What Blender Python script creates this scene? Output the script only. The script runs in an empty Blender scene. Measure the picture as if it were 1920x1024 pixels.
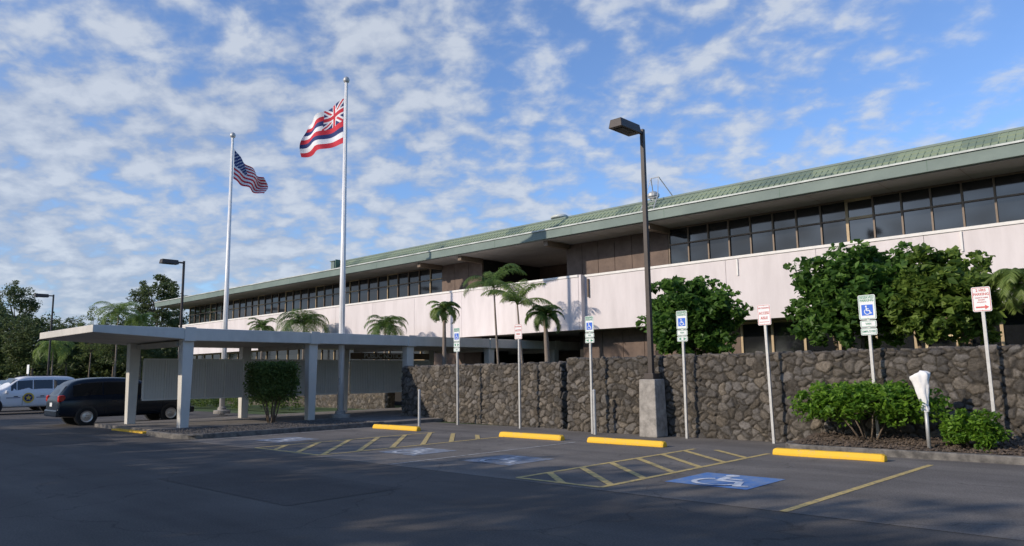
import bpy, bmesh, math, random
import numpy as np
from mathutils import Vector, Matrix, noise
R = math.radians
random.seed(5)
col = bpy.context.scene.collection
scn = bpy.context.scene
# ------------------------------------------------------------------ camera
CAM = Vector((0, 0, 1.65)); TH = R(46.96); PI_ = R(7.8); ROLL = 0.013; FP = 1387.0
F = Vector((-math.cos(TH)*math.cos(PI_), math.sin(TH)*math.cos(PI_), math.sin(PI_)))
R0 = Vector((math.sin(TH), math.cos(TH), 0)); U0 = R0.cross(F)
RR = R0*math.cos(ROLL) - U0*math.sin(ROLL); UU = U0*math.cos(ROLL) + R0*math.sin(ROLL)
FH = Vector((-math.cos(TH), math.sin(TH), 0))
cd = bpy.data.cameras.new('camera'); cam = bpy.data.objects.new('camera', cd); col.objects.link(cam)
cd.sensor_width = 36; cd.lens = 36*FP/1920; cd.clip_end = 3000; cd.clip_start = .05
M = Matrix((RR, UU, -F)).transposed().to_4x4(); M.translation = CAM; cam.matrix_world = M
scn.camera = cam
def ray(px, py): return F*FP + RR*(px-960) + UU*(512-py)
def G(px, py, z=0):
    r = ray(px, py); return CAM + r*((z-CAM.z)/r.z)
def P(px, py, Y):
    r = ray(px, py); return CAM + r*(Y/r.y)
def zt(x, y, py):
    W = UU - F*((512-py)/FP); q = Vector((x, y, 0)) - CAM
    return -q.dot(W)/W.z
def AD(px, d, z=0):
    r = ray(px, 700); t = d/(r.x*FH.x + r.y*FH.y); return Vector((r.x*t, r.y*t, z))
# ------------------------------------------------------------------ materials
def nd(nt, t, **k):
    n = nt.nodes.new(t)
    for a, b in k.items(): setattr(n, a, b)
    return n
def pm(name, c, rough=.8, var=.15, scale=3, bump=0, bscale=40, metal=0, spec=.4, c2=None, stretch=None):
    m = bpy.data.materials.new(name); m.use_nodes = True; nt = m.node_tree; L = nt.links.new
    b = nt.nodes['Principled BSDF']; b.inputs['Roughness'].default_value = rough; b.inputs['Metallic'].default_value = metal
    b.inputs['Specular IOR Level'].default_value = spec
    tc = nd(nt, 'ShaderNodeTexCoord'); mp = nd(nt, 'ShaderNodeMapping'); L(tc.outputs['Object'], mp.inputs[0])
    if stretch: mp.inputs['Scale'].default_value = stretch
    n = nd(nt, 'ShaderNodeTexNoise'); n.inputs['Scale'].default_value = scale; n.inputs['Detail'].default_value = 8; n.inputs['Roughness'].default_value = .65
    L(mp.outputs[0], n.inputs['Vector'])
    r = nd(nt, 'ShaderNodeValToRGB'); L(n.outputs['Fac'], r.inputs[0])
    a = c2 if c2 else tuple(x*(1-var) for x in c)
    e = r.color_ramp.elements; e[0].position = .35; e[1].position = .65
    e[0].color = (*a, 1); e[1].color = (*(c if c2 else tuple(min(1, x*(1+var)) for x in c)), 1)
    L(r.outputs[0], b.inputs['Base Color'])
    if bump:
        n2 = nd(nt, 'ShaderNodeTexNoise'); n2.inputs['Scale'].default_value = bscale; n2.inputs['Detail'].default_value = 5
        L(tc.outputs['Object'], n2.inputs['Vector'])
        bp = nd(nt, 'ShaderNodeBump'); bp.inputs['Strength'].default_value = bump; bp.inputs['Distance'].default_value = .02
        L(n2.outputs['Fac'], bp.inputs['Height']); L(bp.outputs[0], b.inputs['Normal'])
    return m
def leafmat(name, dark, light, trans=.35):
    m = bpy.data.materials.new(name); m.use_nodes = True; nt = m.node_tree; L = nt.links.new
    b = nt.nodes['Principled BSDF']; b.inputs['Roughness'].default_value = .5; b.inputs['Specular IOR Level'].default_value = .35
    g = nd(nt, 'ShaderNodeNewGeometry'); r = nd(nt, 'ShaderNodeValToRGB'); L(g.outputs['Random Per Island'], r.inputs[0])
    r.color_ramp.elements[0].color = (*dark, 1); r.color_ramp.elements[1].color = (*light, 1)
    L(r.outputs[0], b.inputs['Base Color'])
    t = nd(nt, 'ShaderNodeBsdfTranslucent'); mx = nd(nt, 'ShaderNodeMixShader'); mx.inputs[0].default_value = trans
    hs = nd(nt, 'ShaderNodeHueSaturation'); hs.inputs['Value'].default_value = 1.6; L(r.outputs[0], hs.inputs['Color']); L(hs.outputs[0], t.inputs[0])
    L(b.outputs[0], mx.inputs[1]); L(t.outputs[0], mx.inputs[2]); L(mx.outputs[0], nt.nodes['Material Output'].inputs[0])
    return m
def paint(name, c, wear, under=(.07, .07, .075), sc=9, soft=.06):
    m = bpy.data.materials.new(name); m.use_nodes = True; nt = m.node_tree; L = nt.links.new
    b = nt.nodes['Principled BSDF']; b.inputs['Roughness'].default_value = .75
    tc = nd(nt, 'ShaderNodeTexCoord'); n = nd(nt, 'ShaderNodeTexNoise'); n.inputs['Scale'].default_value = sc; n.inputs['Detail'].default_value = 10; n.inputs['Roughness'].default_value = .8
    L(tc.outputs['Object'], n.inputs['Vector'])
    r = nd(nt, 'ShaderNodeValToRGB'); L(n.outputs['Fac'], r.inputs[0])
    r.color_ramp.elements[0].position = wear-soft; r.color_ramp.elements[1].position = wear+soft
    r.color_ramp.elements[0].color = (*under, 1); r.color_ramp.elements[1].color = (*c, 1)
    L(r.outputs[0], b.inputs['Base Color']); return m
def asphalt(name, c, lo, streak=.35):
    m = bpy.data.materials.new(name); m.use_nodes = True; nt = m.node_tree; L = nt.links.new
    b = nt.nodes['Principled BSDF']; b.inputs['Roughness'].default_value = .85; b.inputs['Specular IOR Level'].default_value = .3
    tc = nd(nt, 'ShaderNodeTexCoord')
    n = nd(nt, 'ShaderNodeTexNoise'); n.inputs['Scale'].default_value = .45; n.inputs['Detail'].default_value = 10; n.inputs['Roughness'].default_value = .65; L(tc.outputs['Object'], n.inputs['Vector'])
    f = nd(nt, 'ShaderNodeTexNoise'); f.inputs['Scale'].default_value = 45; f.inputs['Detail'].default_value = 6; f.inputs['Roughness'].default_value = .8; L(tc.outputs['Object'], f.inputs['Vector'])
    r = nd(nt, 'ShaderNodeValToRGB'); L(n.outputs['Fac'], r.inputs[0]); r.color_ramp.elements[0].position = .36; r.color_ramp.elements[1].position = .64
    r.color_ramp.elements[0].color = (*lo, 1); r.color_ramp.elements[1].color = (*c, 1)
    r2 = nd(nt, 'ShaderNodeValToRGB'); L(f.outputs['Fac'], r2.inputs[0]); r2.color_ramp.elements[0].position = .3; r2.color_ramp.elements[1].position = .72
    r2.color_ramp.elements[0].color = (.4, .4, .4, 1); r2.color_ramp.elements[1].color = (1.6, 1.6, 1.6, 1)
    mx = nd(nt, 'ShaderNodeMix', data_type='RGBA', blend_type='MULTIPLY'); mx.inputs[0].default_value = 1
    L(r.outputs[0], mx.inputs[6]); L(r2.outputs[0], mx.inputs[7])
    mp = nd(nt, 'ShaderNodeMapping'); mp.inputs['Scale'].default_value = (.12, 1.1, 1); L(tc.outputs['Object'], mp.inputs[0])
    s = nd(nt, 'ShaderNodeTexNoise'); s.inputs['Scale'].default_value = 1; s.inputs['Detail'].default_value = 6; L(mp.outputs[0], s.inputs['Vector'])
    rs_ = nd(nt, 'ShaderNodeValToRGB'); L(s.outputs['Fac'], rs_.inputs[0]); rs_.color_ramp.elements[0].position = .35; rs_.color_ramp.elements[1].position = .65
    rs_.color_ramp.elements[0].color = (.72, .72, .72, 1); rs_.color_ramp.elements[1].color = (1.25, 1.24, 1.2, 1)
    m1 = nd(nt, 'ShaderNodeMix', data_type='RGBA', blend_type='MULTIPLY'); m1.inputs[0].default_value = streak*2; L(mx.outputs[2], m1.inputs[6]); L(rs_.outputs[0], m1.inputs[7])
    nz = nd(nt, 'ShaderNodeTexNoise'); nz.inputs['Scale'].default_value = 1.2; nz.inputs['Detail'].default_value = 4; L(tc.outputs['Object'], nz.inputs['Vector'])
    va = nd(nt, 'ShaderNodeVectorMath', operation='ADD'); L(tc.outputs['Object'], va.inputs[0]); L(nz.outputs['Color'], va.inputs[1])
    v = nd(nt, 'ShaderNodeTexVoronoi', feature='DISTANCE_TO_EDGE'); v.inputs['Scale'].default_value = .28; L(va.outputs[0], v.inputs['Vector'])
    r3 = nd(nt, 'ShaderNodeValToRGB'); L(v.outputs['Distance'], r3.inputs[0]); r3.color_ramp.elements[0].position = 0; r3.color_ramp.elements[1].position = .006
    r3.color_ramp.elements[0].color = (.45, .45, .45, 1); r3.color_ramp.elements[1].color = (1, 1, 1, 1)
    m2 = nd(nt, 'ShaderNodeMix', data_type='RGBA', blend_type='MULTIPLY'); m2.inputs[0].default_value = .7
    L(m1.outputs[2], m2.inputs[6]); L(r3.outputs[0], m2.inputs[7]); L(m2.outputs[2], b.inputs['Base Color'])
    bp = nd(nt, 'ShaderNodeBump'); bp.inputs['Strength'].default_value = .5; bp.inputs['Distance'].default_value = .01; L(f.outputs['Fac'], bp.inputs['Height']); L(bp.outputs[0], b.inputs['Normal'])
    return m
m_asph = asphalt('asphalt', (.105, .095, .085), (.077, .070, .063))
m_bay = asphalt('old_asphalt', (.185, .168, .15), (.13, .118, .105))
m_patch = asphalt('asphalt_patch', (.085, .077, .07), (.062, .056, .051))
m_grass = pm('grass', (.07, .11, .03), .9, scale=2, c2=(.04, .07, .02), bump=.5)
m_soil = pm('soil', (.16, .12, .09), .95, scale=14, c2=(.06, .047, .037), bump=1, bscale=50)
m_gravel = pm('gravel', (.16, .145, .13), .95, scale=25, c2=(.06, .055, .05), bump=1, bscale=40)
m_conc = pm('concrete', (.40, .37, .33), .9, scale=4, c2=(.2, .185, .165), bump=.3)
m_walk = pm('walk_concrete', (.22, .20, .18), .9, scale=3, c2=(.13, .12, .11), bump=.2)
m_kerb = pm('kerb_concrete', (.2, .185, .165), .95, scale=6, c2=(.08, .075, .07), bump=.5)
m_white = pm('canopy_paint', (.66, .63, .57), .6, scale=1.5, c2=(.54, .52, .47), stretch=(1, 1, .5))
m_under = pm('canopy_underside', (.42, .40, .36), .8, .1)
m_band = pm('parapet_paint', (.72, .66, .65), .8, scale=1.1, c2=(.62, .565, .555), stretch=(1.5, 1, .3), bump=.15, bscale=30)
m_cope = pm('coping_paint', (.76, .73, .69), .7, .06)
m_fascia = pm('fascia_green_grey', (.18, .23, .20), .6, scale=1.2, c2=(.135, .18, .16), stretch=(.6, 1, 1))
m_gutter = pm('gutter_white', (.62, .64, .60), .5, scale=1.3, c2=(.34, .37, .34))
m_roofd = pm('roof_green_dark', (.10, .17, .12), .6, .2)
m_soff = pm('soffit', (.38, .35, .33), .9, scale=.5, c2=(.29, .265, .25))
m_brown = pm('brown_panel', (.17, .12, .094), .7, scale=2, c2=(.11, .077, .062))
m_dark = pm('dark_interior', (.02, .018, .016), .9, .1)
m_frame = pm('window_frame', (.40, .30, .18), .5, .12, metal=.1)
m_framed = pm('window_frame_dark', (.17, .125, .09), .5, .12, metal=.1)
m_glass = pm('glass', (.012, .013, .015), .06, .1, spec=.8)
m_glass2 = pm('car_glass', (.012, .014, .016), .04, .1, spec=.8)
m_pole = pm('pole_white', (.72, .71, .69), .4, .06, metal=.1)
m_bronze = pm('bronze_paint', (.055, .043, .037), .5, .15)
m_galv = pm('galvanised', (.46, .46, .45), .5, .12, metal=.4, scale=8)
m_steel = pm('steel', (.5, .5, .5), .35, .1, metal=.8)
m_yel = paint('yellow_stop_paint', (.80, .47, .03), .39, (.32, .29, .22), 7)
m_yline = paint('yellow_line_paint', (.58, .43, .15), .45, (.19, .17, .13), 9, .08)
m_wline = paint('white_line_faded', (.42, .41, .39), .48, (.17, .16, .145), 10)
m_wsym = paint('white_symbol_paint', (.66, .69, .72), .45, (.22, .28, .36), 6, .08)
m_bsym = paint('blue_symbol_paint', (.08, .20, .46), .45, (.24, .29, .36), 4, .10)
m_bold = paint('blue_symbol_faded', (.24, .29, .37), .50, (.17, .165, .155), 6, .10)
m_wold = paint('white_symbol_faded', (.56, .58, .60), .45, (.19, .185, .175), 8, .08)
m_signw = pm('sign_white', (.78, .79, .78), .4, .04)
m_red = pm('sign_red', (.60, .10, .09), .5, .1)
m_green = pm('sign_green', (.03, .26, .14), .5, .1)
m_blue = pm('sign_blue', (.02, .13, .6), .5, .1)
m_fr = pm('flag_red', (.55, .03, .05), .8, .1); m_fw = pm('flag_white', (.8, .8, .8), .8, .05); m_fb = pm('flag_blue', (.02, .035, .14), .8, .1)
m_bark = pm('bark', (.22, .165, .12), .95, scale=12, c2=(.10, .077, .055), bump=.8, bscale=25)
m_pbark = pm('palm_bark', (.30, .25, .20), .95, scale=14, c2=(.15, .12, .10), bump=.8, stretch=(1, 1, 5))
l_tree = leafmat('leaf_tree', (.035, .085, .018), (.125, .235, .04), .4)
l_tree2 = leafmat('leaf_tree_yellowish', (.055, .105, .018), (.19, .27, .05), .4)
l_shrub = leafmat('leaf_shrub', (.05, .125, .014), (.18, .32, .03), .4)
l_bush = leafmat('leaf_bush', (.055, .095, .025), (.16, .22, .06), .4)
l_palm = leafmat('leaf_palm', (.10, .16, .035), (.25, .32, .09), .45)
l_palm2 = leafmat('leaf_palm_dark', (.055, .11, .025), (.16, .235, .06), .45)
l_far = leafmat('leaf_far', (.045, .068, .026), (.13, .16, .06), .35)
l_far2 = leafmat('leaf_far_light', (.08, .11, .03), (.20, .24, .07), .35)
m_vanp = pm('van_paint', (.006, .013, .024), .22, .1, spec=.4); m_suvp = pm('suv_white_paint', (.78, .78, .78), .25, .03, spec=.5)
m_greyp = pm('car_silver_paint', (.34, .35, .37), .25, .05, spec=.5)
m_tyre = pm('tyre', (.02, .02, .02), .85, .1); m_rim = pm('rim', (.45, .45, .46), .3, .1, metal=.8); m_trim = pm('black_trim', (.03, .03, .03), .6, .1)
m_tail = pm('tail_light', (.45, .015, .01), .2, .1); m_head = pm('head_light', (.6, .6, .6), .15, .1)
m_notice = pm('notice_panel', (.66, .65, .60), .7, scale=.8, c2=(.60, .59, .55), spec=.15); m_nframe = pm('notice_frame', (.70, .69, .64), .7, .1); m_paper = pm('paper', (.74, .73, .69), .8, .05)
m_cloth = pm('white_cloth', (.78, .77, .75), .9, .05, bump=.3, bscale=20)
m_gold = pm('badge_gold', (.7, .48, .06), .5, .1)
# ------------------------------------------------------------------ mesh helpers
def root_of(o):
    while o.parent: o = o.parent
    return o
class MB:
    def __init__(s): s.v = []; s.f = []; s.m = []
    def add(s, vs, fs, m=0):
        n = len(s.v); s.v += [tuple(v) for v in vs]; s.f += [[i+n for i in f] for f in fs]; s.m += [m]*len(fs); return s
    def hexa(s, p, m=0): return s.add(p, [(0, 3, 2, 1), (4, 5, 6, 7), (0, 1, 5, 4), (1, 2, 6, 5), (2, 3, 7, 6), (3, 0, 4, 7)], m)
    def box(s, x0, x1, y0, y1, z0, z1, m=0):
        return s.hexa([(x0, y0, z0), (x1, y0, z0), (x1, y1, z0), (x0, y1, z0), (x0, y0, z1), (x1, y0, z1), (x1, y1, z1), (x0, y1, z1)], m)
    def quad(s, a, b, c, d, m=0): return s.add([a, b, c, d], [(0, 1, 2, 3)], m)
    def cyl(s, p, q, r0, r1=None, n=12, m=0, cap=True):
        r1 = r0 if r1 is None else r1; p = Vector(p); q = Vector(q); d = (q-p).normalized()
        a = d.orthogonal().normalized(); b = d.cross(a); vs = []
        for c, r in ((p, r0), (q, r1)):
            for i in range(n):
                t = 2*math.pi*i/n; vs.append(c + a*(r*math.cos(t)) + b*(r*math.sin(t)))
        fs = [(i, (i+1) % n, n+(i+1) % n, n+i) for i in range(n)]
        if cap: fs += [tuple(range(n-1, -1, -1)), tuple(range(n, 2*n))]
        return s.add(vs, fs, m)
    def tube(s, pts, rs, n=8, m=0):
        vs = []
        for i, p in enumerate(pts):
            p = Vector(p); d = (Vector(pts[min(i+1, len(pts)-1)]) - Vector(pts[max(i-1, 0)])).normalized()
            a = d.cross(Vector((.3, 1, .1))).normalized(); b = d.cross(a)
            for k in range(n):
                t = 2*math.pi*k/n; vs.append(p + a*(rs[i]*math.cos(t)) + b*(rs[i]*math.sin(t)))
        fs = []
        for i in range(len(pts)-1):
            for k in range(n): fs.append((i*n+k, i*n+(k+1) % n, (i+1)*n+(k+1) % n, (i+1)*n+k))
        fs += [tuple(range(n)), tuple(range(len(vs)-n, len(vs)))]
        return s.add(vs, fs, m)
    def lathe(s, c, prof, n=20, m=0):
        c = Vector(c); vs = []
        for r, z in prof:
            for k in range(n):
                t = 2*math.pi*k/n; vs.append(c + Vector((r*math.cos(t), r*math.sin(t), z)))
        fs = [(i*n+k, i*n+(k+1) % n, (i+1)*n+(k+1) % n, (i+1)*n+k) for i in range(len(prof)-1) for k in range(n)]
        fs += [tuple(range(n-1, -1, -1)), tuple(range(len(vs)-n, len(vs)))]
        return s.add(vs, fs, m)
    def build(s, name, mats, parent=None, org=None, smooth=False, bevel=0, fixn=True):
        if not isinstance(mats, (list, tuple)): mats = [mats]
        o0 = root_of(parent).location.copy() if parent else (Vector(org) if org else Vector((0, 0, 0)))
        me = bpy.data.meshes.new(name); me.from_pydata([(v[0]-o0.x, v[1]-o0.y, v[2]-o0.z) for v in s.v], [], s.f)
        for m in mats: me.materials.append(m)
        me.polygons.foreach_set('material_index', s.m)
        if fixn:
            bm = bmesh.new(); bm.from_mesh(me); bmesh.ops.recalc_face_normals(bm, faces=bm.faces); bm.to_mesh(me); bm.free()
        if smooth: me.polygons.foreach_set('use_smooth', [True]*len(me.polygons))
        ob = bpy.data.objects.new(name, me); col.objects.link(ob)
        if parent: ob.parent = parent
        else: ob.location = o0
        if bevel:
            b = ob.modifiers.new('bevel', 'BEVEL'); b.width = bevel; b.segments = 2; b.limit_method = 'ANGLE'
        return ob
def tag(o, label=None, cat=None, group=None, kind=None):
    if label: o['label'] = label
    if cat: o['category'] = cat
    if group: o['group'] = group
    if kind: o['kind'] = kind
    return o
def thing(name, label, cat, loc=(0, 0, 0), group=None):
    o = bpy.data.objects.new(name, None); col.objects.link(o); o.location = loc; o.empty_display_size = .2
    return tag(o, label, cat, group)
def dup(o, parent=None):
    c = o.copy(); col.objects.link(c); c.parent = parent
    for ch in list(o.children): dup(ch, c)
    return c
def B(name, mats, parent, *a, bevel=0):
    return MB().box(*a).build(name, mats, parent, bevel=bevel)
def text(body, size, m, parent, loc, rot=(R(90), 0, 0), align='CENTER', sx=1):
    cu = bpy.data.curves.new('t', 'FONT'); cu.body = body; cu.size = size; cu.align_x = align; cu.align_y = 'CENTER'; cu.offset = size*.018
    o = bpy.data.objects.new('t', cu); col.objects.link(o); dg = bpy.context.evaluated_depsgraph_get()
    me = bpy.data.meshes.new_from_object(o.evaluated_get(dg)); bpy.data.objects.remove(o); me.materials.clear(); me.materials.append(m)
    t = bpy.data.objects.new('lettering', me); col.objects.link(t); t.parent = parent
    t.location = loc; t.rotation_euler = rot; t.scale = (sx, 1, 1)
    return t
# ------------------------------------------------------------------ world + sun
SUN_EL = R(24); sh = Vector((-.38, -1, 0)).normalized(); SD = Vector((sh.x*math.cos(SUN_EL), sh.y*math.cos(SUN_EL), math.sin(SUN_EL)))
w = bpy.data.worlds.new('World'); scn.world = w; w.use_nodes = True; nt = w.node_tree; L = nt.links.new
bg = nt.nodes['Background']; out = nt.nodes['World Output']
sky = nd(nt, 'ShaderNodeTexSky', sky_type='NISHITA'); sky.sun_disc = False; sky.sun_elevation = SUN_EL; sky.sun_rotation = math.atan2(sh.x, sh.y)
sky.air_density = 1.0; sky.dust_density = .6; sky.ozone_density = 2
tint = nd(nt, 'ShaderNodeMix', data_type='RGBA', blend_type='MULTIPLY'); tint.inputs[0].default_value = 1; tint.inputs[7].default_value = (.92, 1.12, 1.45, 1)
L(sky.outputs[0], tint.inputs[6]); L(tint.outputs[2], bg.inputs[0]); bg.inputs[1].default_value = .14
tc = nd(nt, 'ShaderNodeTexCoord'); sp = nd(nt, 'ShaderNodeSeparateXYZ'); L(tc.outputs['Generated'], sp.inputs[0])
def mth(op, a, b=None, clamp=False):
    n = nd(nt, 'ShaderNodeMath', operation=op); n.use_clamp = clamp
    for i, x in enumerate((a, b)):
        if x is None: continue
        if isinstance(x, (int, float)): n.inputs[i].default_value = x
        else: L(x, n.inputs[i])
    return n.outputs[0]
zz = mth('ADD', mth('MAXIMUM', sp.outputs[2], 0), .30)
cx = mth('DIVIDE', sp.outputs[0], zz); cy = mth('DIVIDE', sp.outputs[1], zz)
cmb = nd(nt, 'ShaderNodeCombineXYZ'); L(cx, cmb.inputs[0]); L(cy, cmb.inputs[1])
mp = nd(nt, 'ShaderNodeMapping'); mp.inputs['Rotation'].default_value = (0, 0, R(-47)); mp.inputs['Scale'].default_value = (1.0, 1.1, 1); L(cmb.outputs[0], mp.inputs[0])
def nz_(scale, det, rough, dist, vec):
    n = nd(nt, 'ShaderNodeTexNoise'); n.inputs['Scale'].default_value = scale; n.inputs['Detail'].default_value = det; n.inputs['Roughness'].default_value = rough; n.inputs['Distortion'].default_value = dist; L(vec, n.inputs['Vector']); return n.outputs['Fac']
a1 = nz_(10.5, 4, .5, .2, mp.outputs[0]); a3 = nz_(30, 5, .6, .1, mp.outputs[0]); a2 = nz_(2.2, 3, .5, 0, cmb.outputs[0])
puff = mth('ADD', mth('MULTIPLY', a1, .8), mth('MULTIPLY', a3, .2))
az = mth('ADD', mth('MULTIPLY', sp.outputs[0], -.20), mth('MULTIPLY', sp.outputs[1], -.03))
den = mth('ADD', mth('ADD', puff, mth('MULTIPLY', mth('SUBTRACT', a2, .5), .36)), mth('SUBTRACT', az, .062))
den = mth('ADD', den, mth('MULTIPLY', mth('SUBTRACT', .26, sp.outputs[2]), .22))
mr = nd(nt, 'ShaderNodeMapRange', interpolation_type='SMOOTHSTEP'); mr.inputs[1].default_value = .38; mr.inputs[2].default_value = .66; L(den, mr.inputs[0])
mask = mth('ADD', mth('MULTIPLY', mr.outputs[0], .82), .05, True)
cr = nd(nt, 'ShaderNodeValToRGB'); L(puff, cr.inputs[0]); cr.color_ramp.elements[0].position = .40; cr.color_ramp.elements[1].position = .62
cr.color_ramp.elements[0].color = (.35, .42, .56, 1); cr.color_ramp.elements[1].color = (.63, .68, .76, 1)
bg2 = nd(nt, 'ShaderNodeBackground'); L(cr.outputs[0], bg2.inputs[0]); bg2.inputs[1].default_value = 1
mxs = nd(nt, 'ShaderNodeMixShader'); L(mask, mxs.inputs[0]); L(bg.outputs[0], mxs.inputs[1]); L(bg2.outputs[0], mxs.inputs[2]); L(mxs.outputs[0], out.inputs[0])
sl = bpy.data.lights.new('sun', 'SUN'); sl.energy = 3.7; sl.angle = R(.5); sl.color = (1, .88, .74)
so = bpy.data.objects.new('sun', sl); col.objects.link(so); so.rotation_euler = SD.to_track_quat('Z', 'Y').to_euler(); so.location = (0, -30, 40)
scn.view_settings.view_transform = 'Standard'; scn.view_settings.look = 'None'; scn.view_settings.exposure = 0
# ------------------------------------------------------------------ ground
def sheet(name, m, x0, x1, y0, y1, z):
    return tag(MB().quad((x0, y0, z), (x1, y0, z), (x1, y1, z), (x0, y1, z)).build(name, m, fixn=False), kind='structure')
sheet('ground', m_grass, -900, 900, -900, 900, -.012)
sheet('road', m_asph, -95, 60, -60, 17.0, 0)
sheet('parking_bay_surface', m_bay, -20.4, 1.5, 8.75, 17.6, .004)
sheet('asphalt_patch', m_patch, -13.0, -8.9, 5.2, 7.1, .004)
sheet('asphalt_patch', m_patch, -30.0, -22, 5.6, 7.6, .004)
sheet('lawn', m_grass, -60, 5, 18.6, 26, .02)
sheet('courtyard_floor', m_walk, -30, -20, 26, 34, .115)
tag(MB().box(-28.9, -23.55, 9.3, 31, 0, .12).build('walkway', m_walk), kind='structure')
tag(MB().box(-23.55, -20.4, 15.4, 18.4, 0, .11).build('entry_path', m_walk), kind='structure')
tag(MB().box(-26.6, -24.0, 9.08, 9.296, 0, .05).build('yellow_kerb_edge', m_yel, org=(-26, 9.2, 0)), 'yellow painted ramp edge at the end of the covered walkway', 'kerb')
def kerb(pts, name, label, w=.15, h=.14):
    mb = MB(); n = len(pts); vs = []
    for i, p in enumerate(pts):
        a = Vector(pts[max(0, i-1)]); b = Vector(pts[min(n-1, i+1)]); d = (b-a).normalized(); nn = Vector((-d.y, d.x))
        for s_, z in ((-1, -.01), (-1, h-.02), (-.8, h), (.8, h), (1, h-.02), (1, -.01)):
            vs.append((p[0]+nn.x*w/2*s_, p[1]+nn.y*w/2*s_, z + .006*noise.noise(Vector((p[0]*3, p[1]*3, s_)))))
    fs = [(i*6+k, i*6+k+1, (i+1)*6+k+1, (i+1)*6+k) for i in range(n-1) for k in range(5)] + [(0, 1, 2, 3, 4, 5), tuple(range((n-1)*6, n*6))]
    mb.add(vs, fs); return tag(mb.build(name, m_kerb, org=(pts[0][0], pts[0][1], 0)), label, 'kerb')
def arc(cx, cy, r, a0, a1, n=7): return [(cx+r*math.cos(R(a0+(a1-a0)*i/n)), cy+r*math.sin(R(a0+(a1-a0)*i/n))) for i in range(n+1)]
kerb([(-6.75, 17.0)] + [(-6.75, 16.5)] + arc(-6.25, 15.95, .5, 180, 270) + [(x, 15.45) for x in np.arange(-5.5, 3, .9)], 'kerb', 'dark weathered concrete kerb around the shrub bed at the right')
kerb([(-23.6, 9.4)] + arc(-22.9, 9.6, .7, 180, 270) + [(-22, 8.9)] + arc(-21.2, 9.7, .8, 270, 360) + [(-20.4, y) for y in np.arange(10.4, 15.5, .8)] + [(-20.4, 15.4), (-23.5, 15.4)], 'kerb', 'rounded kerb around the gravel island beside the canopy')
def bed(name, m, x0, x1, y0, y1, z0, amp, nx, ny, rise=0):
    vs = [(x0+(x1-x0)*i/nx, y0+(y1-y0)*j/ny, z0 + rise*j/ny + amp*noise.noise(Vector((i*.31, j*.37, 3)))) for j in range(ny+1) for i in range(nx+1)]
    fs = [(j*(nx+1)+i, j*(nx+1)+i+1, (j+1)*(nx+1)+i+1, (j+1)*(nx+1)+i) for j in range(ny) for i in range(nx)]
    return tag(MB().add(vs, fs).build(name, m, smooth=True, fixn=False), kind='structure')
bed('planting_bed', m_soil, -6.68, 2, 15.52, 17.3, .11, .05, 60, 16, .16)
bed('gravel_island', m_gravel, -23.5, -20.47, 9.0, 15.35, .10, .03, 30, 50, 0)
def pebbles(name, label, n, rect, z, m, s0, s1, seed):
    rg = random.Random(seed); mb = MB()
    for _ in range(n):
        x = rg.uniform(rect[0], rect[1]); y = rg.uniform(rect[2], rect[3]); s = rg.uniform(s0, s1); c = Vector((x, y, z(x, y)+s*.3))
        vs = [c+Vector((rg.uniform(.6, 1)*s*a, rg.uniform(.6, 1)*s*b, rg.uniform(.5, .8)*s*d)) for a, b, d in ((1, 0, 0), (0, 1, 0), (-1, 0, 0), (0, -1, 0), (0, 0, 1), (0, 0, -1))]
        mb.add(vs, [(0, 1, 4), (1, 2, 4), (2, 3, 4), (3, 0, 4), (1, 0, 5), (2, 1, 5), (3, 2, 5), (0, 3, 5)])
    return tag(mb.build(name, m), label, name.replace('_', ' '), kind='stuff')
pebbles('gravel', 'loose dark gravel filling the island by the canopy', 2600, (-23.45, -20.55, 9.1, 15.3), lambda x, y: .1, m_gravel, .015, .05, 1)
pebbles('bed_litter', 'stones and leaf litter on the soil of the shrub bed', 1800, (-6.5, 1, 15.6, 17.1), lambda x, y: .12+.16*(y-15.5)/1.8, m_soil, .015, .06, 2)
# ------------------------------------------------------------------ painted marks
def zline(name, label, quads, m, z=.009, cat='painted line', group=None):
    mb = MB(); c = quads[0][0]
    for i, q in enumerate(quads): mb.add([(p[0], p[1], z+i*.0004) for p in q], [(0, 1, 2, 3)])
    return tag(mb.build(name, m, org=(c[0], c[1], 0), fixn=False), label, cat, group)
def seg(a, b, w=.1):
    a = Vector(a); b = Vector(b); d = (b-a).normalized(); n = Vector((-d.y, d.x))*w/2
    return [a-n, b-n, b+n, a+n]
zline('stall_line', 'yellow stall line at the far right of the parking bays', [seg((-3.85, 8.75), (-3.7, 14.5))], m_yline)
zline('stall_line', 'faded white line between the two middle accessible stalls', [seg((-11.4, 8.8), (-11.4, 14.4), .08)], m_wline)
zline('stall_line', 'faded white stall line left of the leftmost blue symbol', [seg((-19.95, 9), (-19.95, 14.4), .08)], m_wline)
def hatch(x0, x1, y0, y1, label, step, run, st0=.9):
    q = [seg((x0, y0), (x0, y1)), seg((x1, y0), (x1, y1)), seg((x0, y0), (x1, y0))]
    y = y0+step*st0
    while y < y1+run-.3:
        a = Vector((x0, y)); b = Vector((x1, y-run)); a0 = a.copy()
        if b.y < y0: b = a0+(b-a0)*((a0.y-y0)/run)
        if a0.y > y1: a = a0+(Vector((x1, y-run))-a0)*((a0.y-y1)/run)
        if (a-b).length > .3: q.append(seg(a, b, .12))
        y += step
    zline('hatched_aisle', label, q, m_yline, cat='painted hatching')
hatch(-8.3, -6.65, 8.95, 14.6, 'yellow hatched access aisle between the two right accessible stalls', .88, 1.4)
hatch(-16.7, -13.95, 8.9, 14.5, 'yellow hatched access aisle at the left, nearer the canopy', .92, 2.6)
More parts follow.
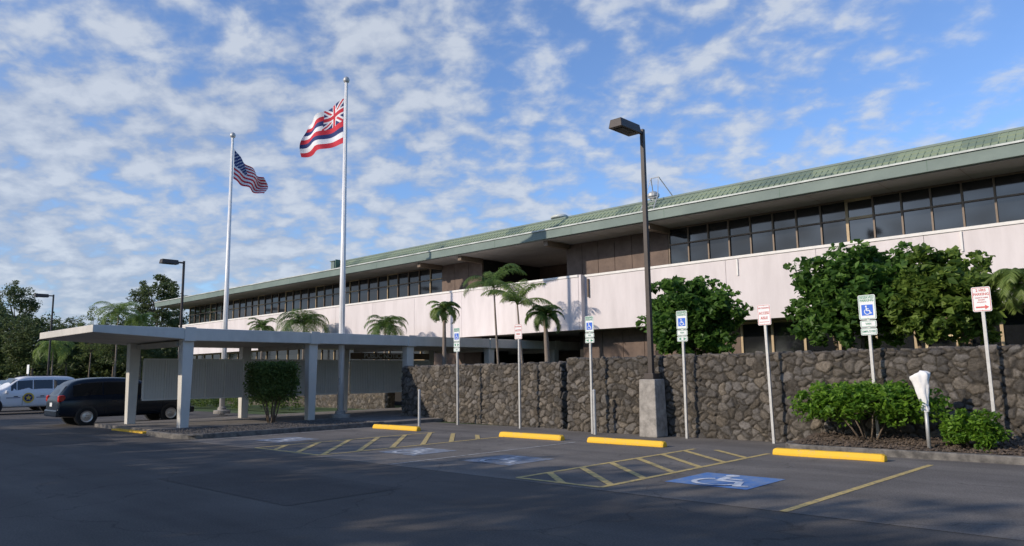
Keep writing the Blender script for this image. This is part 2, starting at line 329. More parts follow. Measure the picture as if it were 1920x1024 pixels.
def isa(mapf, mb, m=0, dz=.0005):
    k = [0]
    def poly(pts):
        k[0] += 1; vs = [mapf(a, b, k[0]*dz) for a, b in pts]; mb.add(vs, [tuple(range(len(vs)))], m)
    def stroke(a, b, w):
        q = seg(a, b, w); poly([(p.x, p.y) for p in q])
    poly([(-.1+.085*math.cos(t*math.pi/8), .39+.085*math.sin(t*math.pi/8)) for t in range(16)])
    stroke((-.1, .28), (-.05, -.08), .1); stroke((-.04, .12), (.16, .12), .07); stroke((-.06, -.06), (.22, -.06), .09); stroke((.2, -.03), (.32, -.38), .09); stroke((.31, -.36), (.43, -.30), .07)
    for i in range(12):
        a0 = R(125+17.5*i); a1 = R(125+17.5*(i+1)+2); c = (-.0, -.17)
        poly([(c[0]+r*math.cos(a), c[1]+r*math.sin(a)) for r, a in ((.24, a0), (.31, a0), (.31, a1), (.24, a1))])
def ground_isa(cx, cy, s, mb_, mw, label):
    t = thing('parking_symbol', label, 'painted symbol', (cx, cy, 0))
    MB().quad((cx-s/2, cy-s/2, .010), (cx+s/2, cy-s/2, .010), (cx+s/2, cy+s/2, .010), (cx-s/2, cy+s/2, .010)).build('blue_field', mb_, t, fixn=False)
    m = MB(); isa(lambda a, b, z: (cx+a*s*.98, cy+b*s*.98, .013+z), m); m.build('wheelchair_figure', mw, t, fixn=False)
for px, py, s, mb_, mw, lab in ((1360, 902, 1.32, m_bsym, m_wsym, 'blue and white wheelchair symbol on the rightmost stall, brightest of the four'), (952, 863, 1.3, m_bold, m_wold, 'faded wheelchair symbol in the stall left of the right hatched aisle'),
                       (782, 847, 1.25, m_bold, m_wold, 'worn wheelchair symbol right of the left hatched aisle'), (537, 825, 1.25, m_bold, m_wold, 'small distant wheelchair symbol nearest the canopy island')):
    g = G(px, py); ground_isa(g.x, g.y, s, mb_, mw, lab)
# ------------------------------------------------------------------ wheel stops
def wheel_stop(x0, x1, label):
    y = 14.55; t = MB(); pr = [(-.10, 0), (-.10, .05), (-.065, .13), (.065, .13), (.10, .05), (.10, 0)]
    st = [(x0, .86, .8), (x0+.05, 1, 1)] + [(x0+(x1-x0)*k/6, 1, 1) for k in range(1, 6)] + [(x1-.05, 1, 1), (x1, .86, .8)]
    vs = [(x, y+a*wf, .004+b*hf + (.006*noise.noise(Vector((x*3, a*9, b))))) for x, wf, hf in st for a, b in pr]
    fs = [(i*6+k, i*6+(k+1) % 6, (i+1)*6+(k+1) % 6, (i+1)*6+k) for i in range(len(st)-1) for k in range(6)] + [tuple(range(6)), tuple(range((len(st)-1)*6, len(st)*6))]
    return tag(t.add(vs, fs).build('wheel_stop', m_yel, org=(x0, y, 0), bevel=.012), label, 'wheel stop', 'yellow wheel stops')
for a, b, lab in (((700, 803), (783, 807), 'small yellow wheel stop farthest left, by the canopy island'), ((937, 820), (1053, 826), 'yellow wheel stop second from left, before the left rock wall'),
                  ((1102, 830), (1245, 838), 'yellow wheel stop in front of the concrete lamp base'), ((1450, 855), (1660, 866), 'large yellow wheel stop farthest right, beside the shrub bed kerb')):
    wheel_stop(P(a[0], a[1], 14.5).x, P(b[0], b[1], 14.5).x, lab)
# ------------------------------------------------------------------ lava walls
rt = np.random.RandomState(7); TB = rt.rand(4096, 5)
def vor(p, c):
    q = p/np.array(c); b = np.floor(q).astype(np.int64); n = len(q)
    f1 = np.full(n, 9.); f2 = np.full(n, 9.); iid = np.zeros(n, int); rel = np.zeros((n, 3))
    for i in (-1, 0, 1):
        for j in (-1, 0, 1):
            for k in (-1, 0, 1):
                cc = b+np.array([i, j, k]); h = ((cc[:, 0]*73856093) ^ (cc[:, 1]*19349663) ^ (cc[:, 2]*83492791)) & 4095
                fp = cc + .02 + .96*TB[h, :3]; dv = q-fp; d = np.sqrt((dv**2).sum(1))
                new = d < f1; f2 = np.where(new, f1, np.minimum(f2, d)); iid = np.where(new, h, iid); rel = np.where(new[:, None], dv, rel); f1 = np.minimum(f1, d)
    return f1, f2, iid, rel
def rock_mat():
    m = bpy.data.materials.new('lava_rock'); m.use_nodes = True; nt = m.node_tree; L = nt.links.new
    b = nt.nodes['Principled BSDF']; b.inputs['Roughness'].default_value = .95; b.inputs['Specular IOR Level'].default_value = .15
    at = nd(nt, 'ShaderNodeAttribute', attribute_name='stone'); tc = nd(nt, 'ShaderNodeTexCoord')
    n = nd(nt, 'ShaderNodeTexNoise'); n.inputs['Scale'].default_value = 13; n.inputs['Detail'].default_value = 9; n.inputs['Roughness'].default_value = .8; L(tc.outputs['Object'], n.inputs['Vector'])
    r = nd(nt, 'ShaderNodeValToRGB'); L(n.outputs['Fac'], r.inputs[0]); r.color_ramp.elements[0].position = .33; r.color_ramp.elements[1].position = .68
    r.color_ramp.elements[0].color = (.5, .49, .47, 1); r.color_ramp.elements[1].color = (1.5, 1.48, 1.44, 1)
    mx = nd(nt, 'ShaderNodeMix', data_type='RGBA', blend_type='MULTIPLY'); mx.inputs[0].default_value = 1; L(at.outputs['Color'], mx.inputs[6]); L(r.outputs[0], mx.inputs[7]); L(mx.outputs[2], b.inputs['Base Color'])
    n2 = nd(nt, 'ShaderNodeTexNoise'); n2.inputs['Scale'].default_value = 24; n2.inputs['Detail'].default_value = 8; n2.inputs['Roughness'].default_value = .75; L(tc.outputs['Object'], n2.inputs['Vector'])
    bp = nd(nt, 'ShaderNodeBump'); bp.inputs['Strength'].default_value = 1; bp.inputs['Distance'].default_value = .05; L(n2.outputs['Fac'], bp.inputs['Height']); L(bp.outputs[0], b.inputs['Normal'])
    return m
m_rock = rock_mat()
def lava_wall(p0, p1, th, h, label, res=.024, seedoff=0):
    p0 = Vector((*p0, 0)); p1 = Vector((*p1, 0)); Ln = (p1-p0).length; u = (p1-p0).normalized(); v = Vector((-u.y, u.x, 0))
    if v.y < 0: v = -v
    vs = []; fs = []
    def grid(fn, na, nb):
        n0 = sum(len(x) for x in vs); a, b = np.meshgrid(np.linspace(0, 1, na+1), np.linspace(0, 1, nb+1), indexing='ij')
        vs.append(fn(a.ravel(), b.ravel()))
        for i in range(na):
            for j in range(nb): fs.append((n0+i*(nb+1)+j, n0+(i+1)*(nb+1)+j, n0+(i+1)*(nb+1)+j+1, n0+i*(nb+1)+j+1))
    nl = int(Ln/res); nh = int(h/res); nw = int(th/res); Z = np.zeros_like
    grid(lambda a, b: np.stack([a*Ln, Z(a), b*h], 1), nl, nh)
    grid(lambda a, b: np.stack([a*Ln, b*th, Z(a)+h], 1), nl, nw)
    grid(lambda a, b: np.stack([a*Ln, Z(a)+th, (1-b)*h], 1), nl//3, nh//3)
    grid(lambda a, b: np.stack([Z(a), (1-a)*th, b*h], 1), nw, nh)
    grid(lambda a, b: np.stack([Z(a)+Ln, a*th, b*h], 1), nw, nh)
    p = np.concatenate(vs)
    wob = np.stack([np.sin(p[:, 2]*13+p[:, 0]*6)+.5*np.sin(p[:, 2]*29+p[:, 0]*17), np.sin(p[:, 0]*7+1), np.sin(p[:, 0]*11+p[:, 2]*7+2)+.5*np.sin(p[:, 0]*31)], 1)*.02
    f1, f2, iid, rel = vor(p+wob+np.array([seedoff, 3.3, .05]), (.235, .30, .185))
    e = np.clip((f2-f1)/.16, 0, 1); e = e*e*(3-2*e)
    d = -.048 + e*(.048 + .022*TB[iid, 3]) + e*.04*((TB[iid, 0]-.5)*rel[:, 0]+(TB[iid, 1]-.5)*rel[:, 2]*2)
    d += .005*np.sin(p[:, 0]*31+np.sin(p[:, 2]*23)*2)*np.sin(p[:, 2]*37+p[:, 1]*20)*e
    r = .07; inner = np.stack([np.clip(p[:, 0], r, Ln-r), np.clip(p[:, 1], r, th-r), np.clip(p[:, 2], -9, h-r)], 1)
    nr = p-inner; nr /= np.maximum(np.linalg.norm(nr, axis=1, keepdims=True), 1e-6)
    q = inner + nr*(r+d[:, None])
    topm = p[:, 2] > h-.12; q[:, 2] += topm*(.055*(TB[iid, 4]-.45))*e
    X = q[:, :1]*np.array(u)[None]+q[:, 1:2]*np.array(v)[None]+q[:, 2:]*np.array([[0, 0, 1.]])
    me = bpy.data.meshes.new('lava_rock_wall'); me.from_pydata(X.tolist(), [], fs); me.materials.append(m_rock)
    at = me.color_attributes.new('stone', 'FLOAT_COLOR', 'POINT')
    val = .082+.098*TB[iid, 4]**1.4; warm = TB[iid, 2]
    c = np.stack([val*(1.06+.18*warm), val*(1.0+.07*warm), val*(.95-.08*warm), np.ones_like(val)], 1); c[:, :3] = c[:, :3]*e[:, None]+np.array([[.062, .057, .051]])*(1-e[:, None])
    at.data.foreach_set('color', c.ravel().astype(np.float32)); me.polygons.foreach_set('use_smooth', [True]*len(me.polygons))
    bm = bmesh.new(); bm.from_mesh(me); bmesh.ops.remove_doubles(bm, verts=bm.verts, dist=.0005); bmesh.ops.recalc_face_normals(bm, faces=bm.faces); bm.to_mesh(me); bm.free()
    o = bpy.data.objects.new('lava_rock_wall', me); col.objects.link(o); o.location = p0
    return tag(o, label, 'rock wall')
a = P(1062, 740, 17.1)
lava_wall((a.x, 17.1), (1.5, 17.1), .5, 2.08, 'long dark lava rock wall behind the lamp base and right hand signs')
b1 = P(1052, 740, 17.55); b0 = P(752, 740, 18.3)
lava_wall((b0.x, 18.3), (b1.x, 17.55), .5, 2.0, 'shorter lava rock wall on the left, ending in a gap', seedoff=40)
lava_wall((-46, 22.5), (-29.4, 22.5), .45, 2.0, 'shaded lava rock wall seen behind the covered walkway', res=.06, seedoff=80)
# ------------------------------------------------------------------ building
YB, YW, YE = 26.0, 26.5, 24.6
ZC = P(1920, 412, YB).z; ZB = P(1600, 587, YB).z; ZS = P(1920, 290, YE).z; ZF = P(1920, 266, YE).z; ZM = P(1920, 240, 25.7).z
XL = P(290, 575, YE).x; XR = 4.0
xw = lambda px: P(px, 600, YW).x
X1 = xw(355); X2 = xw(828); X3 = xw(905); X4 = xw(1065); X5 = xw(1260)
bd = thing('office_building', 'long two storey office building with pinkish white parapet band and green roof', 'building', (-30, 26, 0))
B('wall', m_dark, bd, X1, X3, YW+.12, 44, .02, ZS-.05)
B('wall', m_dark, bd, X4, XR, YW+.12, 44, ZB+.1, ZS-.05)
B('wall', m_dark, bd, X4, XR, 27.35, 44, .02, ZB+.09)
B('wall', m_brown, bd, X3+.01, X4-.01, 31, 44, .02, ZS-.05)
B('floor_slab', m_soff, bd, X1, XR, YB+.16, 31, ZB+.02, ZB+.095)
B('floor_slab', m_soff, bd, X3-3, X4, YB+.16, 31, ZC-1.3, ZC-1.1)
XP = P(1085, 560, YB-.3).x
def parapet(x0, x1, y, n):
    s = (x1-x0)/n
    for i in range(n):
        a, b = x0+i*s+.008, x0+(i+1)*s-.008
        B('parapet_panel', m_band, bd, a, b, y, y+.14, ZB, ZC-.10)
        B('coping', m_cope, bd, x0+i*s+.001, x0+(i+1)*s-.001, y-.04, y+.2, ZC-.097, ZC)
    B('parapet_backing', m_framed, bd, x0, x1, y+.142, y+.158, ZB, ZC-.1)
parapet(X1, XP, YB-.3, 11); parapet(XP+.03, XR, YB, 7)
B('parapet_return', m_band, bd, XP+.002, XP+.14, YB-.29, YB-.003, ZB, ZC-.003)
MB().cyl((XP+.35, YB-.06, ZC-1.0), (XP+.35, YB-.06, ZC-.2), .05).build('downpipe', m_framed, bd)
for px in (1808, 1383):
    x = P(px, 500, YB).x; MB().box(x-.03, x+.03, YB-.05, YB-.003, ZC-.75, ZC-.12).build('downpipe', m_cope, bd)
B('roof_slab', m_fascia, bd, XL, XR, YE, 46, ZS, ZF)
B('soffit', m_soff, bd, XL+.15, XR-.1, YE+.15, 45, ZS-.03, ZS-.003)
B('gutter', m_gutter, bd, XL-.02, XR, YE-.05, YE+.08, ZF+.003, ZF+.06)
x = XL+3
while x < XR: B('fascia_joint', m_roofd, bd, x, x+.015, YE-.004, YE-.001, ZS+.01, ZF-.01); x += 4.6
x = XL+1.5
while x < XR:
    B('soffit_joint', m_framed, bd, x, x+.02, YE+.16, YW-.05, ZS-.034, ZS-.0315); x += 2.3
B('roof_slab', m_fascia, bd, XL+.3, XR, YE+.35, 45.5, ZF+.003, ZF+.10)
XM = P(640, 500, 25.4).x
mb = MB(); y0, y1, z0, z1 = YE+.4, 25.75, ZF+.11, ZM
n = int((XR-XM)/.2); rows = 3
for r_ in range(rows):
    a = r_/rows; b = (r_+1)/rows
    mb.hexa([(XM, y0+(y1-y0)*a, z0+(z1-z0)*a-.06), (XR, y0+(y1-y0)*a, z0+(z1-z0)*a-.06), (XR, y0+(y1-y0)*b+.06, z0+(z1-z0)*b-.08), (XM, y0+(y1-y0)*b+.06, z0+(z1-z0)*b-.08),
             (XM, y0+(y1-y0)*a-.02, z0+(z1-z0)*a+.02), (XR, y0+(y1-y0)*a-.02, z0+(z1-z0)*a+.02), (XR, y0+(y1-y0)*b, z0+(z1-z0)*b), (XM, y0+(y1-y0)*b, z0+(z1-z0)*b)])
for i in range(n+1):
    x = XM+i*.2
    mb.hexa([(x-.012, y0-.05, z0+.0), (x+.012, y0-.05, z0+.0), (x+.012, y1, z1-.02), (x-.012, y1, z1-.02), (x-.009, y0-.04, z0+.024), (x+.009, y0-.04, z0+.024), (x+.009, y1-.02, z1+.008), (x-.009, y1-.02, z1+.008)])
mt = bpy.data.materials.new('green_tiles'); mt.use_nodes = True; nt2 = mt.node_tree; bb = nt2.nodes['Principled BSDF']; bb.inputs['Roughness'].default_value = .55
tcx = nd(nt2, 'ShaderNodeTexCoord'); mpx = nd(nt2, 'ShaderNodeMapping'); mpx.inputs['Scale'].default_value = (1.1, .01, 2.5); nt2.links.new(tcx.outputs['Object'], mpx.inputs[0])
vx = nd(nt2, 'ShaderNodeTexVoronoi'); vx.inputs['Scale'].default_value = 1; vx.inputs['Randomness'].default_value = 0.3; nt2.links.new(mpx.outputs[0], vx.inputs['Vector'])
rx = nd(nt2, 'ShaderNodeValToRGB'); nt2.links.new(vx.outputs['Color'], rx.inputs[0]); rx.color_ramp.elements[0].color = (.13, .175, .135, 1); rx.color_ramp.elements[1].color = (.24, .29, .19, 1)
rx.color_ramp.elements[0].position = .15; rx.color_ramp.elements[1].position = .45
nt2.links.new(rx.outputs[0], bb.inputs['Base Color'])
mb.build('tiled_roof', mt, bd)
B('roof_cap', m_fascia, bd, XM-.02, XR, y1-.06, y1+.2, z1-.02, z1+.05)
B('roof_deck', m_roofd, bd, XM, XR, y1+.21, 44, ZF+.105, z1-.1)
B('roof_return', m_roofd, bd, XM-.06, XM-.005, y0, y1+.1, ZF+.105, z1+.02)
def window(x0, x1, y, z0, z1, tr, fm, w=.05):
    f = MB(); f.box(x0, x0+w, y-.03, y+.09, z0, z1); f.box(x0+w, x1, y-.025, y+.09, z0, z0+w); f.box(x0+w, x1, y-.025, y+.09, z1-w, z1)
    zt_ = z0+(z1-z0)*tr; f.box(x0+w, x1, y-.025, y+.09, zt_-w/2, zt_+w/2)
    fo = f.build('window', fm, bd)
    g = MB(); t = random.uniform(-.006, .006); t2 = random.uniform(-.006, .006)
    for a, b in ((z0+w, zt_-w/2), (zt_+w/2, z1-w)):
        g.quad((x0+w, y+.03+t, a), (x1, y+.03-t, a), (x1, y+.03-t+t2, b), (x0+w, y+.03+t+t2, b))
    g.build('pane', m_glass, fo, fixn=False)
n = 33; s = (X2-X1)/n
for i in range(n): window(X1+i*s, X1+(i+1)*s, YW, ZC-.25, ZS-.04, .62, m_framed if i % 4 else m_frame, .06)
x = X5; i = 0
while x < -.8:
    window(x, x+.885, YW, ZC-.25, ZS-.04, .62, m_framed if i != 8 else m_frame, .055 if i != 8 else .09); x += .885; i += 1
B('wall_panel', m_brown, bd, x, XR, YW, YW+.1, ZC-.25, ZS-.04)
def panels(x0, x1, y, z0, z1, n, m=m_brown):
    s = (x1-x0)/n
    for i in range(n): B('wall_panel', m, bd, x0+i*s+.012, x0+(i+1)*s-.012, y, y+.1, z0, z1)
panels(X2+.02, X3, YW, ZC-.5, ZS-.04, 3); panels(X4, X5-.03, YW, ZC-.5, ZS-.04, 6)
for x in (X2, X4+.1, X5, X3): B('beam', m_framed, bd, x-.12, x+.12, YE+.3, YW-.04, ZS-.26, ZS-.033)
gx = P(1390, 640, 27.2).x; x = gx
while x < -.8:
    window(x, x+1.22, 27.2, .75, ZB-.0, .48, m_frame, .09); x += 1.225
B('wall_base', m_brown, bd, gx, XR, 27.2, 27.32, .02, .748)
panels(X4+.3, gx-.02, 27.2, .02, ZB, 7)
x = X1+.2
while x < X3-4:
    window(x, x+1.4, 26.5, .9, ZB, .6, m_frame, .07); x += 1.405
panels(X3-3.8, X3-.1, 26.45, .02, ZB, 3)
B('entrance_door', m_framed, bd, X3+1.5, X3+3.5, 30.93, 30.995, .1, 2.5)
dx = P(1735, 640, 27.1).x
mb = MB(); mb.box(dx, dx+.08, 27.05, 27.16, .1, 2.75).box(dx+1.0, dx+1.08, 27.05, 27.16, .1, 2.75).box(dx+.08, dx+1.0, 27.05, 27.16, 2.65, 2.75).box(dx+.08, dx+1.0, 27.05, 27.16, 2.1, 2.18)
mb.build('door_frame', pm('door_frame_tan', (.68, .54, .30), .6, .1), bd)
v = P(1050, 415, 26.2); t = thing('roof_vent', 'pale round ventilator cap on the green roof', 'vent', (v.x, v.y, ZM+.1))
MB().lathe((v.x, v.y, ZM+.02), [(.22, 0), (.22, .12)], 16).build('stack', m_galv, t); MB().lathe((v.x, v.y, ZM+.14), [(.2, 0), (.42, .01), (.44, .08), (.3, .17), (.05, .2)], 20).build('cap', m_gutter, t, smooth=True)
v = P(630, 500, 25.6); t = thing('roof_vent', 'small grey box vent at the left end of the tiled roof', 'vent', (v.x, v.y, ZF))
B('stack', m_fascia, t, v.x-.25, v.x+.1, 25.4, 25.9, ZF+.11, ZM+.03); B('cap', m_fascia, t, v.x-.3, v.x+.14, 25.34, 25.96, ZM+.033, ZM+.08)
v = P(1222, 388, 25.4); t = thing('roof_ladder', 'metal ladder with hooped rails over the roof edge beside the tall lamp post', 'ladder', (v.x, v.y, ZF))
zl = ZF+.1; top = zt(v.x, v.y, 330)
for sx in (-.3, .3):
    MB().tube([(v.x+sx, 25.0, zl), (v.x+sx*1.0, 25.4, ZM+.1), (v.x+sx*.6, 25.7, top), (v.x+sx*1.6, 26.4, ZM+.1)], [.022]*4, 6).build('rail', m_galv, t)
for k in range(4):
    f_ = k/3; MB().cyl((v.x-.3, 25.0+.4*f_, zl+(ZM-zl)*f_+.05), (v.x+.3, 25.0+.4*f_, zl+(ZM-zl)*f_+.05), .016, n=6).build('rung', m_galv, t)
MB().cyl((v.x-.18, 25.7, top-.02), (v.x+.18, 25.7, top-.02), .018, n=6).build('rung', m_galv, t)
v2 = P(1226, 385, 26.2); t = thing('roof_fan', 'grey metal turbine vent behind the roof ladder', 'vent', (v2.x, v2.y, ZM))
MB().lathe((v2.x, v2.y, ZM+.0), [(.13, 0), (.13, .2)], 12).build('stack', m_galv, t); MB().lathe((v2.x, v2.y, ZM+.2), [(.16, 0), (.25, .1), (.25, .2), (.13, .3), (.03, .32)], 14).build('hood', m_galv, t)
# ------------------------------------------------------------------ covered walkway canopy
CF, CBk = -23.9, -27.6
ct = thing('covered_walkway', 'flat white concrete canopy on square columns leading to the building', 'canopy', (-26, 18, 0))
ZT = 3.25; ZU = 2.85
xa, xb, ya, yb = -28.85, -23.65, 7.4, 30.8
MB().hexa([(xa, 10.3, ZU), (xb, 10.3, ZU), (xb, yb, ZU), (xa, yb, ZU), (xa, 10.3, ZT), (xb, 10.3, ZT), (xb, yb, ZT), (xa, yb, ZT)]).build('roof_slab', m_white, ct, bevel=.015)
MB().hexa([(xa, ya, ZT-.22), (xb, ya, ZT-.22), (xb, 10.295, ZU+.03), (xa, 10.295, ZU+.03), (xa, ya, ZT), (xb, ya, ZT), (xb, 10.295, ZT-.004), (xa, 10.295, ZT-.004)]).build('cantilever_end', m_white, ct, bevel=.015)
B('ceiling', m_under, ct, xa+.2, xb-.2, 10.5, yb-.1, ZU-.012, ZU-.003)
backy = (10.0, 14.15, 18.72, 23.6, 28.4)
for i, y in enumerate((10.25, 14.8, 19.3, 24.0, 28.6)):
    for X, yy in ((CF, y), (CBk, backy[i])):
        mb = MB(); mb.hexa([(X-.13, yy-.14, .1), (X+.13, yy-.14, .1), (X+.13, yy+.14, .1), (X-.13, yy+.14, .1), (X-.17, yy-.18, ZU+.05), (X+.17, yy-.18, ZU+.05), (X+.17, yy+.18, ZU+.05), (X-.17, yy+.18, ZU+.05)])
        mb.build('column', m_white, ct, bevel=.02)
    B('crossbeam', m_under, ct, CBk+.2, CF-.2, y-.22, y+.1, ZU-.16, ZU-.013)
    B('fascia_rib', m_white, ct, xb-.04, xb+.035, y-.18, y+.18, ZU-.02, ZT+.03, bevel=.01)
def notice(y0, y1, n, label, head=False, X=CBk+.25):
    t = thing('notice_board', label, 'notice board', (X, y0, 0)); s = (y1-y0)/n; z0, z1 = .95, 2.32
    f = MB(); f.box(X-.12, X, y0, y1, z0-.05, z0).box(X-.12, X, y0, y1, z1, z1+.05)
    for i in range(n+1): f.box(X-.12, X+.003, y0+i*s-.02, y0+i*s+.02, z0, z1)
    f.build('frame', m_nframe, t)
    for i in range(n):
        p = MB().box(X-.1, X-.04, y0+i*s+.021, y0+(i+1)*s-.021, z0, z1)
        yy = y0+i*s+.06
        while yy < y0+(i+1)*s-.05: p.box(X-.0395, X-.022, yy, yy+.04, z0+.02, z1-.02); yy += .09
        p.build('ribbed_panel', m_notice, t)
    if head:
        B('header', m_framed, t, X-.10, X-.02, y0, y1, z1+.08, z1+.36)
        text('PUBLIC NOTICE', .29, m_signw, t, (.0, 1.75, z1+.22), (R(90), 0, R(90)), sx=1.05)
notice(10.3, 13.98, 5, 'row of pale ribbed notice cases under the canopy, left bay'); notice(18.95, 23.4, 5, 'notice cases below the dark PUBLIC NOTICE header', True)
notice(14.35, 18.52, 5, 'middle row of notice cases hidden partly by the trimmed bush')
# ------------------------------------------------------------------ flagpoles
def flagpole(px, py, z, topy, r, label):
    g = G(px, py, z); h = zt(g.x, g.y, topy); t = thing('flagpole', label, 'flagpole', g, 'white flagpoles')
    MB().tube([(g.x, g.y, z-.15), (g.x, g.y, h*.4), (g.x, g.y, h-.15)], [r, r*.85, r*.5], 16).build('pole', m_pole, t, smooth=True)
    MB().lathe((g.x, g.y, z-.1), [(r*3, 0), (r*3, .14), (r*1.6, .16), (r*1.5, .26), (r, .3)], 20).build('collar', m_conc, t)
    MB().lathe((g.x, g.y, h-.18), [(.03, -.02), (.05, 0), (.11, .05), (.13, .13), (.1, .22), (.03, .27)], 16).build('finial', m_galv, t, smooth=True)
    MB().cyl((g.x+.12, g.y-.05, z+1.2), (g.x+.07, g.y-.03, h-.2), .008, n=5).build('halyard', m_signw, t)
    MB().cyl((g.x+.06, g.y-.1, z+1.15), (g.x+.06, g.y-.1, z+1.4), .02, n=6).build('cleat', m_galv, t)
    return g, h
g1, h1 = flagpole(638, 779, .2, 148, .125, 'tall white flagpole in front of the canopy flying the striped state flag')
g2, h2 = flagpole(416, 771, .2, 252, .12, 'white flagpole behind the canopy flying the stars and stripes')
def uj(a, b):
    if abs(a) < .11 or abs(b) < .19: return 0
    if abs(a) < .19 or abs(b) < .32: return 1
    for d in (abs(a-b), abs(a+b)):
        if d < .12: return 0
    for d in (abs(a-b), abs(a+b)):
        if d < .32: return 1
    return 2
def hawaii(u, v):
    if u < .5 and v < .5: return uj(u*4-1, v*4-1)
    return (1, 0, 2, 1, 0, 2, 1, 0)[min(7, int(v*8))]
def usa(u, v):
    if u < .4 and v < 7/13:
        a = u/.4*11; b = v/(7/13)*9; i = int(a+.0); j = int(b+.0)
        if (i+j) % 2 == 0 and (a-i-.5)**2+(b-j-.5)**2 < .10: return 1
        return 2
    return 0 if int(v*13) % 2 == 0 else 1
def flag(name, g, hoist, fly, dirx, depthx, fn, label, amp, seed, sag, fr=10.5, fold=.06):
    d = (R0*dirx + FH*depthx).normalized(); nrm = Vector((-d.y, d.x, 0)); s = Vector((g.x, g.y, 0)).dot(FH)/FP*1.03
    W = fly[0]*s/abs(d.dot(R0)); za, zb = zt(g.x, g.y, hoist[0]), zt(g.x, g.y, hoist[1]); zc, ze = zt(g.x, g.y, fly[1]), zt(g.x, g.y, fly[2])
    nu, nv = 132, 78; vs = []
    for i in range(nu+1):
        for j in range(nv+1):
            u = i/nu; v = j/nv
            top = za+(zc-za)*(u**sag); bot = zb+(ze-zb)*(u**sag)
            z = top+(bot-top)*v + .04*math.sin(u*11+seed)*u
            o = amp*(u**.6)*math.sin(u*fr+v*1.6+seed) + .5*amp*u*math.sin(u*5+v*6)
            w_ = W*(u - fold*u*math.sin(v*5+seed))
            p = Vector((g.x, g.y, z)) + d*(w_+.1) + nrm*o; vs.append(p)
    fs = [(i*(nv+1)+j, (i+1)*(nv+1)+j, (i+1)*(nv+1)+j+1, i*(nv+1)+j+1) for i in range(nu) for j in range(nv)]
    mb = MB(); mb.add(vs, fs); mb.m = [fn((i+.5)/nu, (j+.5)/nv) for i in range(nu) for j in range(nv)]
    return tag(mb.build(name, [m_fr, m_fw, m_fb], org=(g.x, g.y, za), smooth=True, fixn=False), label, 'flag')
flag('state_flag', g1, (184, 268), (84, 222, 285), -1, .3, hawaii, 'red white and blue striped flag with small cross canton on the taller pole', .17, 1.0, .9)
flag('national_flag', g2, (278, 334), (46, 326, 358), 1, .8, usa, 'stars and stripes drooping from the farther flagpole', .22, 2.2, .8, 14, .1)
# ------------------------------------------------------------------ lamps
lg = G(1226, 819); t = thing('street_lamp', 'tall dark bronze parking lamp on a square concrete base before the rock wall', 'street lamp', (lg.x, lg.y, 0), 'bronze parking lot lamps')
lx, ly = lg.x, lg.y; hp = zt(lx, ly, 243); zc_ = zt(lx, ly, 711)
MB().hexa([(lx-.27, ly-.27, 0), (lx+.27, ly-.27, 0), (lx+.27, ly+.27, 0), (lx-.27, ly+.27, 0), (lx-.24, ly-.24, zc_), (lx+.24, ly-.24, zc_), (lx+.24, ly+.24, zc_), (lx-.24, ly+.24, zc_)]).build('concrete_base', m_conc, t, bevel=.025)
MB().box(lx-.14, lx+.14, ly-.14, ly+.14, zc_+.002, zc_+.15).build('base_cover', m_bronze, t, bevel=.01)
MB().hexa([(lx-.06, ly-.06, zc_+.15), (lx+.06, ly-.06, zc_+.15), (lx+.06, ly+.06, zc_+.15), (lx-.06, ly+.06, zc_+.15), (lx-.05, ly-.05, hp), (lx+.05, ly-.05, hp), (lx+.05, ly+.05, hp), (lx-.05, ly+.05, hp)]).build('pole', m_bronze, t)
MB().box(lx-.03, lx+.03, ly-.4, ly-.06, hp-.15, hp-.06).build('arm', m_bronze, t)
hd = MB().hexa([(lx-.21, ly-1.3, hp-.24), (lx+.21, ly-1.3, hp-.24), (lx+.21, ly-.35, hp-.24), (lx-.21, ly-.35, hp-.24), (lx-.17, ly-1.26, hp), (lx+.17, ly-1.26, hp), (lx+.17, ly-.38, hp), (lx-.17, ly-.38, hp)]).build('lamp_head', m_bronze, t, bevel=.015)
MB().box(lx-.15, lx+.15, ly-1.15, ly-.55, hp-.253, hp-.243).build('lens', m_trim, hd)
for (px, topy), lab in (((335, 489), 'dark parking lamp rising behind the canopy left of the flagpoles'), ((90, 552), 'small distant parking lamp before the trees at the far left')):
    d = 28.0
    while zt(AD(px, d).x, AD(px, d).y, topy) < hp and d < 90: d += .25
    c = dup(t); p = AD(px, d); c.location = (p.x, p.y, 0); c['label'] = lab
# ------------------------------------------------------------------ signs
def plate(t, x, y, cz, w, h, bc, name='sign_plate'):
    mb = MB(); pts = []; r = .03
    for yy in (y-.003, y):
        for sx, sz, a0 in ((1, 1, 0), (-1, 1, 90), (-1, -1, 180), (1, -1, 270)):
            for k in range(4): a = R(a0+30*k); pts.append((x+sx*(w/2-r)+r*math.cos(a), yy, cz+sz*(h/2-r)+r*math.sin(a)))
    n = 16; mb.add(pts, [tuple(range(n)), tuple(range(n, 2*n))]+[(i, (i+1) % n, n+(i+1) % n, n+i) for i in range(n)])
    p = mb.build(name, m_signw, t)
    bo = MB(); o = []; i_ = []
    for rr, lst, ins in ((.025, o, .012), (.018, i_, .021)):
        for sx, sz, a0 in ((1, 1, 0), (-1, 1, 90), (-1, -1, 180), (1, -1, 270)):
            for k in range(4): a = R(a0+30*k); lst.append((x+sx*(w/2-ins-rr)+rr*math.cos(a), y-.006, cz+sz*(h/2-ins-rr)+rr*math.sin(a)))
    bo.add(o+i_, [(i, (i+1) % 16, 16+(i+1) % 16, 16+i) for i in range(16)]); bo.build('border', bc, p, fixn=False)
    return p
